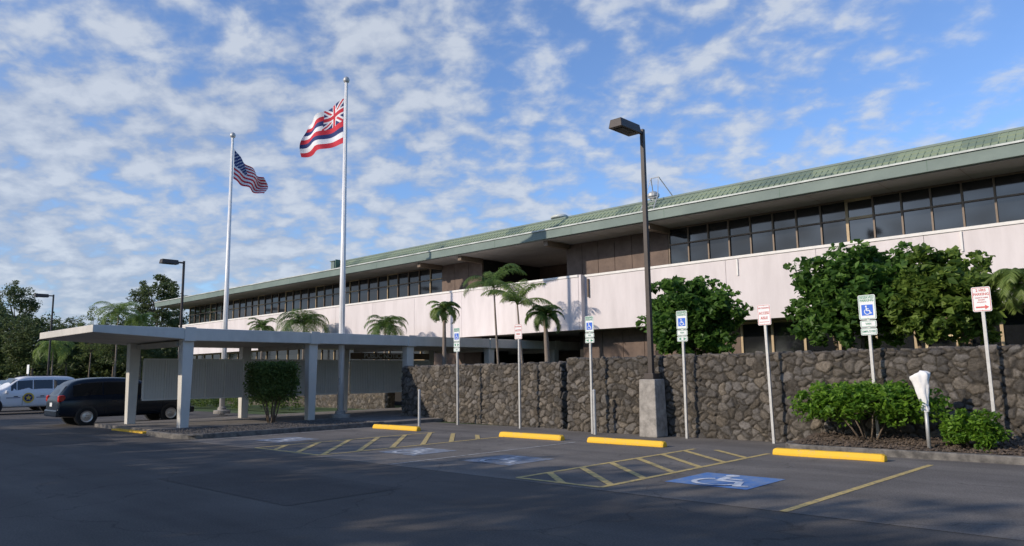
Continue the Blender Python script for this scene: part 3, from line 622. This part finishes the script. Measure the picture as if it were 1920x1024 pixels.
def sign(px, basepy, Y, kind, top, label, w=.31, subs=(), ph=None):
    g = P(px, basepy, Y); x = g.x
    t = thing('parking_sign', label, 'sign', (x, Y, 0), 'signs on posts along the rock wall'); zt_ = zt(x, Y, top); h = w*1.5 if ph is None else ph
    MB().box(x-.028, x+.028, Y+.004, Y+.06, 0, zt_-.03).build('post', m_galv, t)
    cz = zt_-h/2; p = plate(t, x, Y, cz, w, h, m_green if kind == 'isa' else m_red)
    yy = -.0065
    def T(s, size, zc, m, sx=1): text(s, size, m, p, (0, yy-.001, zc), sx=sx)
    if kind == 'isa':
        T('RESERVED', w*.21, cz+h*.39, m_green, .85); T('PARKING', w*.21, cz+h*.27, m_green, .9)
        q = MB(); s = w*.66; zc = cz-h*.12; q.quad((x-s/2, Y-.007, zc-s/2), (x+s/2, Y-.007, zc-s/2), (x+s/2, Y-.007, zc+s/2), (x-s/2, Y-.007, zc+s/2)); bf = q.build('blue_field', m_blue, p, fixn=False)
        q = MB(); isa(lambda a, b, z: (x+a*s*.9, Y-.008-z*.4, zc+b*s*.9), q); q.build('wheelchair_figure', m_signw, bf, fixn=False)
    elif kind == 'aisle':
        T('NO PARKING', w*.16, cz+h*.33, m_red, .9); T('ACCESS', w*.27, cz+h*.08, m_red, .8); T('AISLE', w*.27, cz-h*.16, m_red, .85)
        q = MB().box(x-w*.36, x+w*.36, Y-.008, Y-.0065, cz-h*.36, cz-h*.34); q.build('rule', m_red, p)
    else:
        T('2 HRS', w*.22, cz+h*.36, m_red, .95); T('PARKING', w*.22, cz+h*.2, m_red, .9)
        T('7:45AM TO 4:30PM', w*.1, cz+h*.06, m_red, .85); T('EXCEPT', w*.1, cz-h*.03, m_red); T('HOLIDAYS', w*.1, cz-h*.12, m_red)
        q = MB(); za = cz-h*.32; q.add([(x-w*.33, Y-.008, za-.014), (x+w*.15, Y-.008, za-.014), (x+w*.15, Y-.008, za-.045), (x+w*.36, Y-.008, za), (x+w*.15, Y-.008, za+.045), (x+w*.15, Y-.008, za+.014), (x-w*.33, Y-.008, za+.014)], [(0, 1, 5, 6), (1, 2, 3, 4, 5)]); q.build('arrow', m_red, p, fixn=False)
    z = cz-h/2-.02
    for s_, sw, shh in subs:
        pp = plate(t, x, Y, z-shh/2, sw, shh, m_green, 'sub_plate')
        if s_ == '<>':
            q = MB(); zc = z-shh/2; q.add([(x-sw*.4, Y-.008, zc), (x-sw*.12, Y-.008, zc-shh*.26), (x-sw*.12, Y-.008, zc+shh*.26), (x+sw*.4, Y-.008, zc), (x+sw*.12, Y-.008, zc+shh*.26), (x+sw*.12, Y-.008, zc-shh*.26)], [(0, 1, 2), (3, 4, 5)]); q.build('arrows', m_green, pp, fixn=False)
        else: text(s_, shh*.42, m_green, pp, (0, yy-.001, z-shh/2), sx=.9)
        z -= shh+.015
    for zz_ in (cz+h*.44, cz-h*.44): MB().cyl((x, Y-.003, zz_), (x, Y-.011, zz_), .008, n=8).build('bolt', m_galv, t)
    return t
S = [
 (857, 795, 17.05, 'isa', 615, 'wheelchair parking sign farthest left, before the shorter rock wall', .31, (('<>', .3, .17), ('VAN', .3, .13))),
 (974, 801, 17.0, 'aisle', 608, 'small red lettered access aisle sign beside the wall gap', .31, ()),
 (1110, 812, 16.6, 'isa', 593, 'wheelchair parking sign just right of the gap in the rock wall', .30, (('VAN', .31, .13), ('<>', .31, .13))),
 (1287, 820, 16.75, 'isa', 583, 'wheelchair parking sign right of the concrete lamp base', .31, (('VAN', .3, .15), ('<>', .3, .13))),
 (1450, 825, 16.7, 'aisle', 571, 'red lettered access aisle sign at the left corner of the shrub bed', .32, ()),
 (1645, 800, 16.75, 'isa', 553, 'reserved parking sign with employee plate above the bright green shrub', .35, (('VAN', .33, .15), ('EMPLOYEE', .33, .15))),
 (1866, 800, 16.7, 'hrs', 538, 'red on white two hour parking sign at the far right', .32, ())]
for s_ in S:
    t = sign(*s_[:6], w=s_[6], subs=s_[7])
    t.rotation_euler[1] = R(random.uniform(-1.2, -.2)) if s_[0] > 1400 else R(random.uniform(-.4, .4))
for px, py, lab in ((786, 799, 'short galvanised post standing alone by the leftmost wheel stop'), (1116, 815, 'short galvanised post beside the wheelchair sign near the wall gap')):
    g = G(px, py); t = thing('bollard', lab, 'bollard', (g.x, g.y, 0), 'short galvanised posts'); h = zt(g.x, g.y, 731)
    MB().cyl((g.x, g.y, 0), (g.x, g.y, h-.04), .045, n=14).build('post', m_galv, t, smooth=False); MB().lathe((g.x, g.y, h-.04), [(.05, 0), (.05, .02), (.035, .045), (.01, .055)], 14).build('cap', m_galv, t)
g = G(1743, 846, .1); t = thing('parking_meter', 'parking meter wrapped in a crumpled white cloth at the kerb', 'parking meter', (g.x, g.y, .1))
zb = zt(g.x, g.y, 764); zt1 = zt(g.x, g.y, 698); MB().cyl((g.x, g.y, .05), (g.x, g.y, zb+.1), .035, n=12).build('post', m_galv, t, smooth=True)
mb = MB(); vs = []; N = 40; prof = [(.05, -.09), (.06, -.03), (.045, .05), (.07, .14), (.085, .24), (.10, .34), (.115, .44), (.135, .54), (.15, .62), (.145, .67), (.10, .70), (.02, .71)]
H = (zt1-zb)/.72
for r_, z in prof:
    for k in range(N):
        a = 2*math.pi*k/N; rr = r_*(1+.12*math.sin(a*6+z*9)+.28*noise.noise(Vector((math.cos(a)*2.2, math.sin(a)*2.2, z*8))))
        vs.append((g.x-.01+rr*1.15*math.cos(a)-z*.08, g.y+rr*.7*math.sin(a), zb+z*H*(1+.07*math.cos(a+.3)*(z > .6))))
fs = [(i*N+k, i*N+(k+1) % N, (i+1)*N+(k+1) % N, (i+1)*N+k) for i in range(len(prof)-1) for k in range(N)]+[tuple(range(len(vs)-N, len(vs)))]
mb.add(vs, fs).build('cloth_cover', m_cloth, t, smooth=True)
MB().lathe((g.x-.015, g.y, zb+.03), [(.056, 0), (.06, .015), (.056, .03)], 16).build('tie', m_signw, t)
# ------------------------------------------------------------------ vegetation
def leaves_np(C, size, rs, flat=.5, asp=.62):
    n = len(C)
    nr = rs.randn(n, 3); nr[:, 2] = np.abs(nr[:, 2])+flat; nr /= np.linalg.norm(nr, axis=1, keepdims=True)
    t = rs.randn(n, 3); t -= (t*nr).sum(1, keepdims=True)*nr; t /= np.linalg.norm(t, axis=1, keepdims=True); b = np.cross(nr, t)
    s = size*rs.uniform(.65, 1.25, (n, 1))
    v = np.stack([C-t*s*.5, C+b*s*asp*.5-t*s*.1+nr*s*.1, C+t*s*.6-nr*s*.12, C-b*s*asp*.5-t*s*.1+nr*s*.1], 1).reshape(-1, 3)
    f = (np.arange(n)[:, None]*4+np.arange(4)[None]).tolist()
    return v, f
def npobj(name, v, f, m, parent=None, org=None):
    o0 = root_of(parent).location if parent else Vector(org or (0, 0, 0))
    me = bpy.data.meshes.new(name); me.from_pydata((v-np.array(o0)[None]).tolist(), [], f); me.materials.append(m)
    o = bpy.data.objects.new(name, me); col.objects.link(o)
    if parent: o.parent = parent
    else: o.location = o0
    return o
def crown_pts(c, rad, K, per, cl, rs, low=-.6, inner=.5):
    d = rs.randn(K*3, 3); d /= np.linalg.norm(d, axis=1, keepdims=True); d = d[d[:, 2] > low][:K]
    r = rs.uniform(inner, 1, (len(d), 1))**.7; r *= (1+.22*np.sin(d[:, :1]*4+rs.rand()*6)*np.cos(d[:, 1:2]*5+rs.rand()*6))
    cc = d*r*np.array(rad)[None]+np.array(c)[None]
    q = rs.randn(len(cc), per, 3); q /= np.linalg.norm(q, axis=2, keepdims=True); q *= rs.uniform(.2, 1, (len(cc), per, 1))**.5
    sc = cl*rs.uniform(.6, 1.3, (len(cc), 1, 1)); p = cc[:, None, :]+q*sc*np.array([1, 1, .75])
    return cc, p.reshape(-1, 3)
def tree(name, label, cat, base, c, rad, K, per, cl, ls, lm, seed, tr=.12, group=None, low=-.6, stems=1, bark=m_bark, inner=.5, limbs=10, pts=None, spread=1.6, asp=.62):
    rs = np.random.RandomState(seed); base = Vector(base); t = thing(name, label, cat, base, group)
    cc, pp = crown_pts(c, rad, K, per, cl, rs, low, inner)
    if pts is not None: pp = pts
    v, f = leaves_np(pp, ls, rs, asp=asp); npobj('crown', v, f, lm, t)
    mb = MB(); c = Vector(c); cb = Vector((c.x, c.y, c.z-rad[2]*.55))
    for s in range(stems):
        off = Vector((rs.uniform(-1, 1), rs.uniform(-1, 1), 0))*(0 if stems == 1 else rad[0]*.25)
        b_ = base+off*.4; top = cb+off*spread; mid = (b_+top)/2+Vector((rs.uniform(-.1, .1), rs.uniform(-.1, .1), 0))*(top-b_).length*.3
        mb.tube([b_+Vector((0, 0, -.05)), mid, top], [tr, tr*.75, tr*.5], 8)
        for k in rs.choice(len(cc), min(len(cc), limbs//stems+1), replace=False):
            e = Vector(cc[k]); m_ = (top+e)/2+Vector((0, 0, .12*rad[2])); mb.tube([top, m_, e], [tr*.45, tr*.25, tr*.08], 5)
    mb.build('trunk', bark, t, smooth=True); return t
def near_tree(px, y0, y1, hw, Y, label, seed, lm, K):
    c = P(px, (y0+y1)/2, Y); d = Vector((c.x, c.y, 0)).dot(FH); rw = hw*d/FP; zt0 = zt(c.x, Y, y0); zt1_ = zt(c.x, Y, y1)
    rz = (zt0-zt1_)/2
    return tree('broadleaf_tree', label, 'tree', (c.x, Y, .02), (c.x, Y, (zt0+zt1_)/2), (rw*.95, rw*.85, rz*.97), K, 46, rw*.19, .205, lm, seed, .08, 'leafy trees behind the rock wall', -.92, 4, inner=.3, limbs=14, spread=1.8, asp=.78)
near_tree(1298, 522, 674, 104, 21.5, 'rounded dark green tree behind the wall beside the tall lamp post', 3, l_tree, 175)
near_tree(1604, 464, 655, 130, 21.0, 'broad spreading tree behind the wall left of the reserved parking sign top', 4, l_tree, 240)
near_tree(1758, 476, 652, 106, 20.6, 'yellowish green tree behind the wall between the two rightmost signs', 6, l_tree2, 185)
def shrub(px, y0, y1, hw, Y, name, label, seed, lm, K, per, ls, z0=.15, stems=4, tr=.03, flatr=.75, cl=.22):
    c = P(px, (y0+y1)/2, Y); d = Vector((c.x, c.y, 0)).dot(FH); rw = hw*d/FP; a, b = zt(c.x, Y, y0), zt(c.x, Y, y1); rz = (a-b)/2
    return tree(name, label, 'shrub', (c.x, Y, z0), (c.x, Y, (a+b)/2), (rw*.95, rw*flatr, rz*.95), K, per, rw*cl, ls, lm, seed, tr, None, -.9, stems, inner=.4)
shrub(1626, 718, 796, 122, 16.4, 'leafy_shrub', 'bright green leafy shrub growing in the kerbed bed under the reserved sign', 11, l_shrub, 135, 50, .115, .2, 6, .022, .5, .18)
shrub(1822, 768, 840, 56, 16.1, 'leafy_shrub', 'lower green shrub right of the cloth wrapped parking meter', 12, l_shrub, 65, 45, .09, .2, 3, .02, .6, .22)
# clipped bush: blocky crown over bare branching stems
cxy = P(511, 720, 13.2); ddp = Vector((cxy.x, cxy.y, 0)).dot(FH); hw_ = 48*ddp/FP; za_, zb_ = zt(cxy.x, 13.2, 681), zt(cxy.x, 13.2, 750)
rsb = np.random.RandomState(13); q = rsb.uniform(-1, 1, (17000, 3))
m_ = np.abs(q).max(axis=1); q = q[(m_ > .5)]
gap = np.sin(q[:, 0]*9+1)*np.sin(q[:, 1]*8)*np.sin(q[:, 2]*7+2); q = q[gap > -.6]
low_ = (q[:, 2] < -.6) & (rsb.rand(len(q)) < .55); q = q[~low_]
q[:, 2] += .06*np.sin(q[:, 0]*5)*np.cos(q[:, 1]*6)
ptb = np.stack([cxy.x+q[:, 0]*hw_*.77, 13.2+q[:, 1]*hw_*.77, (za_+zb_)/2+q[:, 2]*(za_-zb_)/2], 1)+rsb.randn(len(q), 3)*.04
tb = thing('trimmed_bush', 'clipped block shaped bush on bare branching stems in the gravel island', 'shrub', (cxy.x, 13.2, .1))
v, f = leaves_np(ptb, .09, rsb); npobj('crown', v, f, l_bush, tb)
mb = MB(); rg = random.Random(3)
for k in range(9):
    a = k*2.4; r0 = .1; b_ = Vector((cxy.x+r0*math.cos(a), 13.2+r0*math.sin(a), .05)); r1 = hw_*rg.uniform(.2, .5)
    m1 = Vector((cxy.x+r1*.5*math.cos(a+.3), 13.2+r1*.5*math.sin(a+.3), zb_*.55)); e1 = Vector((cxy.x+r1*math.cos(a), 13.2+r1*math.sin(a), zb_+.25))
    mb.tube([b_, m1, e1], [.03, .024, .012], 6)
    for j in range(2):
        e2 = e1+Vector((rg.uniform(-.3, .3), rg.uniform(-.3, .3), rg.uniform(0, .35))); mb.tube([m1.lerp(e1, .3+.3*j), e2], [.014, .006], 5)
mb.build('trunk', m_bark, tb, smooth=True)
shrub(305, 748, 778, 26, 14.2, 'small_shrub', 'small shrub beneath the notice cases behind the nearest column', 14, l_bush, 40, 30, .07, .1, 3, .015)
def frond_mesh(Lf, e0, bend, seed, lw=.3, nl=26, droop=.35, lm=l_palm, thin=.02):
    rg = random.Random(seed); p = Vector((0, 0, 0)); e = e0; pts = [p.copy()]; n = 14
    for i in range(n):
        p = p+Vector((math.cos(e), 0, math.sin(e)))*(Lf/n); e -= bend/n*(1+i/n); pts.append(p.copy())
    mb = MB(); mb.tube(pts, [.02*(1-.85*i/n) for i in range(n+1)], 5)
    for k in range(nl):
        s = .12+.88*k/nl; fi = s*n; i = min(n-1, int(fi)); q = pts[i].lerp(pts[i+1], fi-i); tg = (pts[i+1]-pts[i]).normalized()
        ll = lw*math.sin(math.pi*(.12+.8*s))**.7*rg.uniform(.85, 1.1)
        for sd in (-1, 1):
            d = (Vector((0, sd, 0))*.85+tg*.6+Vector((0, 0, -droop*rg.uniform(.3, 1.3)))).normalized(); wv = tg*thin
            m_ = q+d*ll*.55; tip = q+d*ll+Vector((0, 0, -ll*droop*.5))
            mb.add([q-wv*.6, m_-wv, tip, m_+wv, q+wv*.6], [(0, 1, 2, 3, 4)])
    me = mb.build('frond', lm, fixn=False); d = me.data; bpy.data.objects.remove(me); return d
def palm(px, cy, Y, flpx, nf, label, lm, seed, lean=0, r=.07, bend=(1.2, 2.2), droop=.35, group='small palms', lwf=.28, nl=30, e0=72, thin=.02):
    c = P(px, cy, Y); d = Vector((c.x, c.y, 0)).dot(FH); Lf = flpx*d/FP*1.25; zc = c.z
    b = Vector((c.x+lean, Y, .02)); t = thing('palm_tree', label, 'palm', b, group); rg = random.Random(seed)
    MB().tube([b+Vector((0, 0, -.05)), b+Vector((-lean*.3, 0, zc*.4)), b+Vector((-lean*.75, 0, zc*.75)), Vector((c.x, Y, zc))], [r*1.3, r, r*.85, r*.6], 10).build('trunk', m_pbark, t, smooth=True)
    vs = [frond_mesh(Lf, R(e0-23*k), rg.uniform(*bend), seed*7+k, Lf*lwf, nl, droop, lm, thin) for k in range(3)]
    for i in range(nf):
        k = i % 3; o = bpy.data.objects.new('frond', vs[k]); col.objects.link(o); o.parent = t
        o.location = Vector((c.x, Y, zc))-b; o.rotation_euler = (0, R(rg.uniform(-8, 12)), i*2.4+rg.uniform(-.2, .2)); s = rg.uniform(.8, 1.12); o.scale = (s, s, s)
palm(833, 583, 20.5, 34, 26, 'small round headed palm behind the left end of the shorter wall', l_palm, 1, r=.09, bend=(1.5, 2.4))
palm(926, 540, 22.2, 66, 12, 'tall slender palm with arching fronds left of the gap in the wall', l_palm2, 2, lean=.3, r=.05, bend=(.9, 1.6), nl=46, lwf=.23, e0=78, thin=.014, droop=.5)
palm(970, 572, 20.6, 60, 13, 'tall slender palm directly behind the access aisle sign by the gap', l_palm, 3, lean=.35, r=.05, bend=(.8, 1.6), nl=46, lwf=.23, e0=80, thin=.014, droop=.5)
palm(1022, 592, 21.8, 42, 20, 'shorter palm with drooping fronds just left of the projecting balcony', l_palm2, 4, lean=.15, r=.11, bend=(1.6, 2.5), nl=34, lwf=.26)
palm(722, 614, 23.5, 48, 24, 'palm crown showing above the canopy right of the taller flagpole', l_palm2, 5)
palm(570, 608, 23.8, 54, 26, 'dark palm crown above the canopy left of the taller flagpole', l_palm2, 6)
palm(492, 615, 24.0, 30, 18, 'small palm top above the canopy between the flagpoles', l_palm2, 8)
palm(1925, 535, 20.0, 70, 34, 'pale green palm cut off by the right edge', l_palm, 7, bend=(1.6, 2.4), nl=60, thin=.013)
def far_tree(px, y0, y1, hw, d, label, seed, lm, K=110, per=60, inner=.35, cl=.27, ls=None):
    b = AD(px, d); zt0 = zt(b.x, b.y, y0); zb_ = max(.5, zt(b.x, b.y, y1)); rw = hw*d/FP; ls = ls or rw*.095
    tree('tree', label, 'tree', (b.x, b.y, 0), (b.x, b.y, (zt0+zb_)/2), (rw*.95, rw*.95, (zt0-zb_)/2*.95), K, per, rw*cl, ls, lm, seed, rw*.06, 'trees beyond the parking lot', -.85, 1, inner=inner, limbs=14)
far_tree(22, 528, 640, 42, 95, 'tall rounded tree at the far left edge rising over the others', 21, l_far, 90, 65, .35, .24)
far_tree(-25, 575, 700, 60, 80, 'dark tree cut by the left edge', 22, l_far)
far_tree(60, 588, 700, 55, 78, 'dense dark tree behind the distant small lamp', 23, l_far, 130)
far_tree(122, 594, 695, 42, 84, 'dark low tree right of the distant lamp', 24, l_far)
far_tree(168, 570, 690, 30, 70, 'slim tree with paler leaves left of the tree fern', 25, l_far2, 60, 50)
far_tree(212, 582, 700, 38, 74, 'mid green tree above the left end of the canopy', 26, l_far)
far_tree(290, 508, 625, 48, 92, 'tall loose crowned tree behind the left lamp with sky showing through', 27, l_far, 95, 65, .35, .2)
far_tree(262, 588, 690, 44, 88, 'dark tree under the tall loose crowned tree', 28, l_far)
far_tree(325, 575, 660, 34, 96, 'low tree touching the left end of the office roof', 29, l_far)
for px, cy, d, fl, sd, lab in ((222, 588, 62, 40, 31, 'pale tree fern like palm above the left canopy end'), (262, 602, 64, 30, 32, 'small palm between the left lamp and the trees'), (100, 655, 60, 38, 33, 'low palm by the distant lamp foot')):
    p = AD(px, d); palm(px, cy, p.y, fl, 24, lab, l_palm, sd, bend=(1.4, 2.2), group='palms beyond the parking lot')
rs = np.random.RandomState(50); Cs = []
for px in range(-160, 420, 5):
    b = AD(px, 100+8*math.sin(px)); _, q = crown_pts((b.x, b.y, 2.6+1.8*rs.rand()), (2.5, 2.5, 3.4), 14, 40, 1.0, rs, -1, .2); Cs.append(q)
v, f = leaves_np(np.concatenate(Cs), .5, rs); tag(npobj('far_wood', v, f, l_far), 'dark mass of distant undergrowth and trees along the left horizon', 'woodland', kind='stuff')
rs = np.random.RandomState(51); Cs = []
for x in np.arange(-66, -33, .8):
    _, q = crown_pts((x, 19.5+.3*math.sin(x*3), .55), (.6, .5, .6), 8, 40, .3, rs, -1, .2); Cs.append(q)
v, f = leaves_np(np.concatenate(Cs), .12, rs); tag(npobj('hedge', v, f, l_bush, org=(-50, 19.5, 0)), 'low hedge along the lawn behind the parked cars', 'hedge')
for i, (x, y, h, rw) in enumerate(((-44, -14, 11.4, 5.6), (-34, -13, 11.0, 5.4), (-25, -15, 11.8, 5.6), (-17, -13.5, 11.1, 5.3), (-9, -15, 11.6, 5.5), (-1.5, -13.5, 10.8, 5.0), (6, -16, 11.4, 5.4))):
    tree('shade_tree', 'large shade tree number %s along the street side behind the viewer' % ('one two three four five six seven'.split()[i]), 'tree', (x, y, 0), (x, y, h*.60), (rw, rw*.8, h*.38), 165, 65, 1.25, .44, l_far, 60+i, .3, 'street side shade trees', -.9, inner=.25)
# ------------------------------------------------------------------ cars
def ring(st):
    x, hw, zb, be, zt_, ht = st
    h = [(0, zb), (hw*.88, zb), (hw*.97, zb+.08), (hw*1.01, (zb+be)/2), (hw*1.0, be-.05), (hw*.955, be), (ht, zt_-.08 if zt_-be > .2 else zt_-.02), (ht*.9, zt_-.01), (ht*.5, zt_+.01), (0, zt_+.018)]
    full = h + [(-y, z) for y, z in reversed(h[1:-1])]
    return [Vector((x, y, z)) for y, z in full]
def car(name, label, st, body, wheels, wr, wins, group, tail_z, front):
    t = thing(name, label, 'car', (0, 0, 0), group); rg = [ring(s) for s in st]; n = len(rg[0]); mb = MB()
    vs = [p for r in rg for p in r]; fs = [(i*n+k, i*n+(k+1) % n, (i+1)*n+(k+1) % n, (i+1)*n+k) for i in range(len(st)-1) for k in range(n)]+[tuple(range(n)), tuple(range(len(vs)-n, len(vs)))]
    mb.add(vs, fs); bo = mb.build('body', body, t, smooth=True)
    sb = bo.modifiers.new('subdivision', 'SUBSURF'); sb.levels = 2; sb.render_levels = 2
    def pan(a, b, c, d, u0, u1, v0, v1, nm, m, off=.012):
        f = lambda u, v: (a.lerp(b, u)).lerp(d.lerp(c, u), v)
        q = [f(u0, v0), f(u1, v0), f(u1, v1), f(u0, v1)]; nn = (q[1]-q[0]).cross(q[3]-q[0]).normalized(); cc = sum(q, Vector())/4
        if nn.dot(cc-Vector((0, 0, .9))) < 0: nn = -nn
        MB().quad(*[p+nn*off for p in q]).build(nm, m, bo, fixn=False)
    for i, u0, u1 in wins:
        pan(rg[i][5], rg[i+1][5], rg[i+1][6], rg[i][6], u0, u1, .1, .84, 'side_window', m_glass2, .004)
        pan(rg[i][n-5], rg[i+1][n-5], rg[i+1][n-6], rg[i][n-6], u0, u1, .1, .84, 'side_window', m_glass2, .004)
    fw, rw = front
    for i, nm in ((fw, 'windscreen'), (rw, 'rear_window')):
        u0, u1 = (.06, .86) if i == fw else (.10, .80)
        a, b, c, d = rg[i][7], rg[i+1][7], rg[i+1][n-7], rg[i][n-7]
        pan(a, b, c, d, u0, u1, .03, .97, nm, m_glass2, .006)
    for x in wheels:
        for s in (-1, 1):
            hw = st[len(st)//2][1]
            MB().cyl((x, s*(hw-.25), wr+.02), (x, s*(hw+.006), wr+.02), wr+.05, n=28).build('wheel_arch', m_trim, t)
            w_ = MB().cyl((x, s*(hw-.2), wr), (x, s*(hw+.02), wr), wr, n=28).build('wheel', m_tyre, t, bevel=.02)
            MB().lathe((0, 0, 0), [(wr*.66, 0), (wr*.64, .012), (wr*.5, .004), (wr*.2, .012), (wr*.15, .02)], 20).build('rim', m_rim, w_)
            r_ = w_.children[0]; r_.location = (x, s*(hw+.021), wr); r_.rotation_euler = (R(-90*s), 0, 0)
    xr = st[0][0]; xf = st[-1][0]; hw = st[1][1]
    for s in (-1, 1):
        y0_, y1_ = sorted((s*hw*.78, s*hw*1.01)); MB().box(xr+.0, xr+.24, y0_, y1_, tail_z-.12, tail_z+.14).build('tail_light', m_tail, t, bevel=.06)
        MB().box(xf-.30, xf-.10, s*.60-.14, s*.60+.14, st[-1][3]-.14, st[-1][3]+.0).build('headlight', m_head, t, bevel=.04)
        y0_, y1_ = sorted((s*(st[3][1]-.03), s*(st[3][1]+.15))); MB().box(.88, 1.0, y0_, y1_, 1.03, 1.19).build('side_mirror', body, t, bevel=.04)
    B('rear_bumper', body if body != m_suvp else m_trim, t, xr-.04, xr+.2, -hw*.93, hw*.93, .34, .60, bevel=.05)
    B('front_bumper', body, t, xf-.2, xf+.03, -hw*.86, hw*.86, .32, .56, bevel=.05)
    B('licence_plate', m_signw, t, xr-.02, xr-.008, -.16, .16, .72, .86)
    for s in (-1, 1):
        for x in (-.9, .25, 1.2): MB().box(x-.006, x+.006, s*(st[3][1])-.006, s*(st[3][1])+.006, .42, .9).build('door_seam', m_trim, t)
        for x in (-.7, .45): MB().box(x, x+.18, s*(st[3][1]+.002)-.014, s*(st[3][1]+.002)+.014, .86, .9).build('door_handle', m_trim if body != m_vanp else m_bronze, t)
    return t
van_st = [(-2.5, .78, .42, .88, .95, .64), (-2.48, .89, .34, 1.0, 1.06, .74), (-2.12, .95, .29, 1.03, 1.62, .69), (-1.75, .96, .27, 1.03, 1.74, .71), (-1.0, .965, .27, 1.03, 1.79, .72), (-.2, .965, .27, 1.02, 1.78, .72), (.45, .965, .27, 1.0, 1.70, .71), (1.6, .95, .27, .98, 1.05, .78), (2.2, .91, .29, .84, .89, .72), (2.5, .74, .38, .60, .66, .56)]
van = car('minivan', 'dark minivan with red tail lights parked behind the covered walkway', van_st, m_vanp, (-1.55, 1.5), .33, ((2, .3, 1), (3, 0, .97), (4, .03, .97), (5, .03, .97), (6, .03, .6)), None, 1.0, (6, 1))
van.location = (-31.15, 11.0, 0); van.rotation_euler = (0, 0, R(88)); van.scale = (.98, .98, .97)
suv_st = [(-2.4, .84, .45, .97, 1.02, .76), (-2.37, .92, .38, 1.06, 1.12, .78), (-2.2, .94, .33, 1.10, 1.74, .74), (-1.95, .95, .32, 1.10, 1.84, .76), (-1.1, .95, .32, 1.10, 1.87, .77), (-.2, .95, .32, 1.09, 1.87, .77), (.5, .95, .32, 1.08, 1.83, .76), (1.0, .95, .32, 1.08, 1.19, .84), (1.95, .94, .34, 1.06, 1.14, .84), (2.34, .90, .38, 1.0, 1.06, .80), (2.4, .84, .42, .84, .90, .72)]
suv = car('patrol_suv', 'white sport utility vehicle with round gold badge on its door, at the left edge', suv_st, m_suvp, (-1.4, 1.5), .38, ((2, .3, 1), (3, 0, .97), (4, .03, .97), (5, .03, .97), (6, .03, .5)), None, 1.0, (6, 1))
for s in (-1, 1):
    bdg = MB().cyl((.0, s*.94, .80), (.0, s*.975, .80), .25, n=24).build('door_badge', m_gold, suv)
    MB().cyl((.0, s*.977, .80), (.0, s*.979, .80), .18, n=20).build('badge_centre', m_fb, bdg)
    q = MB(); pts = [((.15 if k % 2 == 0 else .065)*math.sin(k*math.pi/5), s*.982, .80+(.15 if k % 2 == 0 else .065)*math.cos(k*math.pi/5)) for k in range(10)]; q.add(pts, [tuple(range(10))]); q.build('badge_star', m_gold, bdg, fixn=False)
    B('side_stripe', m_fb, suv, -1.9, -.35, *sorted((s*.952, s*.966)), .80, .83); B('side_stripe', m_fb, suv, .35, .95, *sorted((s*.952, s*.966)), .80, .83)
B('roof_rack', m_trim, suv, -1.7, .3, .55, .6, 1.87, 1.91); B('roof_rack', m_trim, suv, -1.7, .3, -.6, -.55, 1.87, 1.91)
c2 = dup(suv); c2.location = (-48.6, 11.4, 0); c2.rotation_euler = (0, 0, R(-90)); c2['label'] = 'silver vehicle behind the white patrol car, its roof showing at the left edge'; c2.name = 'parked_car'; c2.scale = (.96, .96, .95)
for ch in list(c2.children):
    if ch.name.startswith(('door_badge', 'side_stripe')):
        for g_ in list(ch.children): bpy.data.objects.remove(g_)
        bpy.data.objects.remove(ch)
    elif ch.name.startswith(('body', 'side_mirror', 'front_bumper')):
        ch.data = ch.data.copy(); ch.data.materials[0] = m_greyp
suv.location = (-44.4, 10.85, 0); suv.rotation_euler = (0, 0, R(-90))
p = AD(52, 58); t = thing('road_sign', 'small white road sign in the distance above the white vehicle', 'sign', (p.x, p.y, 0)); h = zt(p.x, p.y, 684)
B('post', m_galv, t, p.x-.04, p.x+.04, p.y, p.y+.08, 0, h); B('sign_plate', m_signw, t, p.x-.3, p.x+.3, p.y-.01, p.y-.003, h-.7, h)
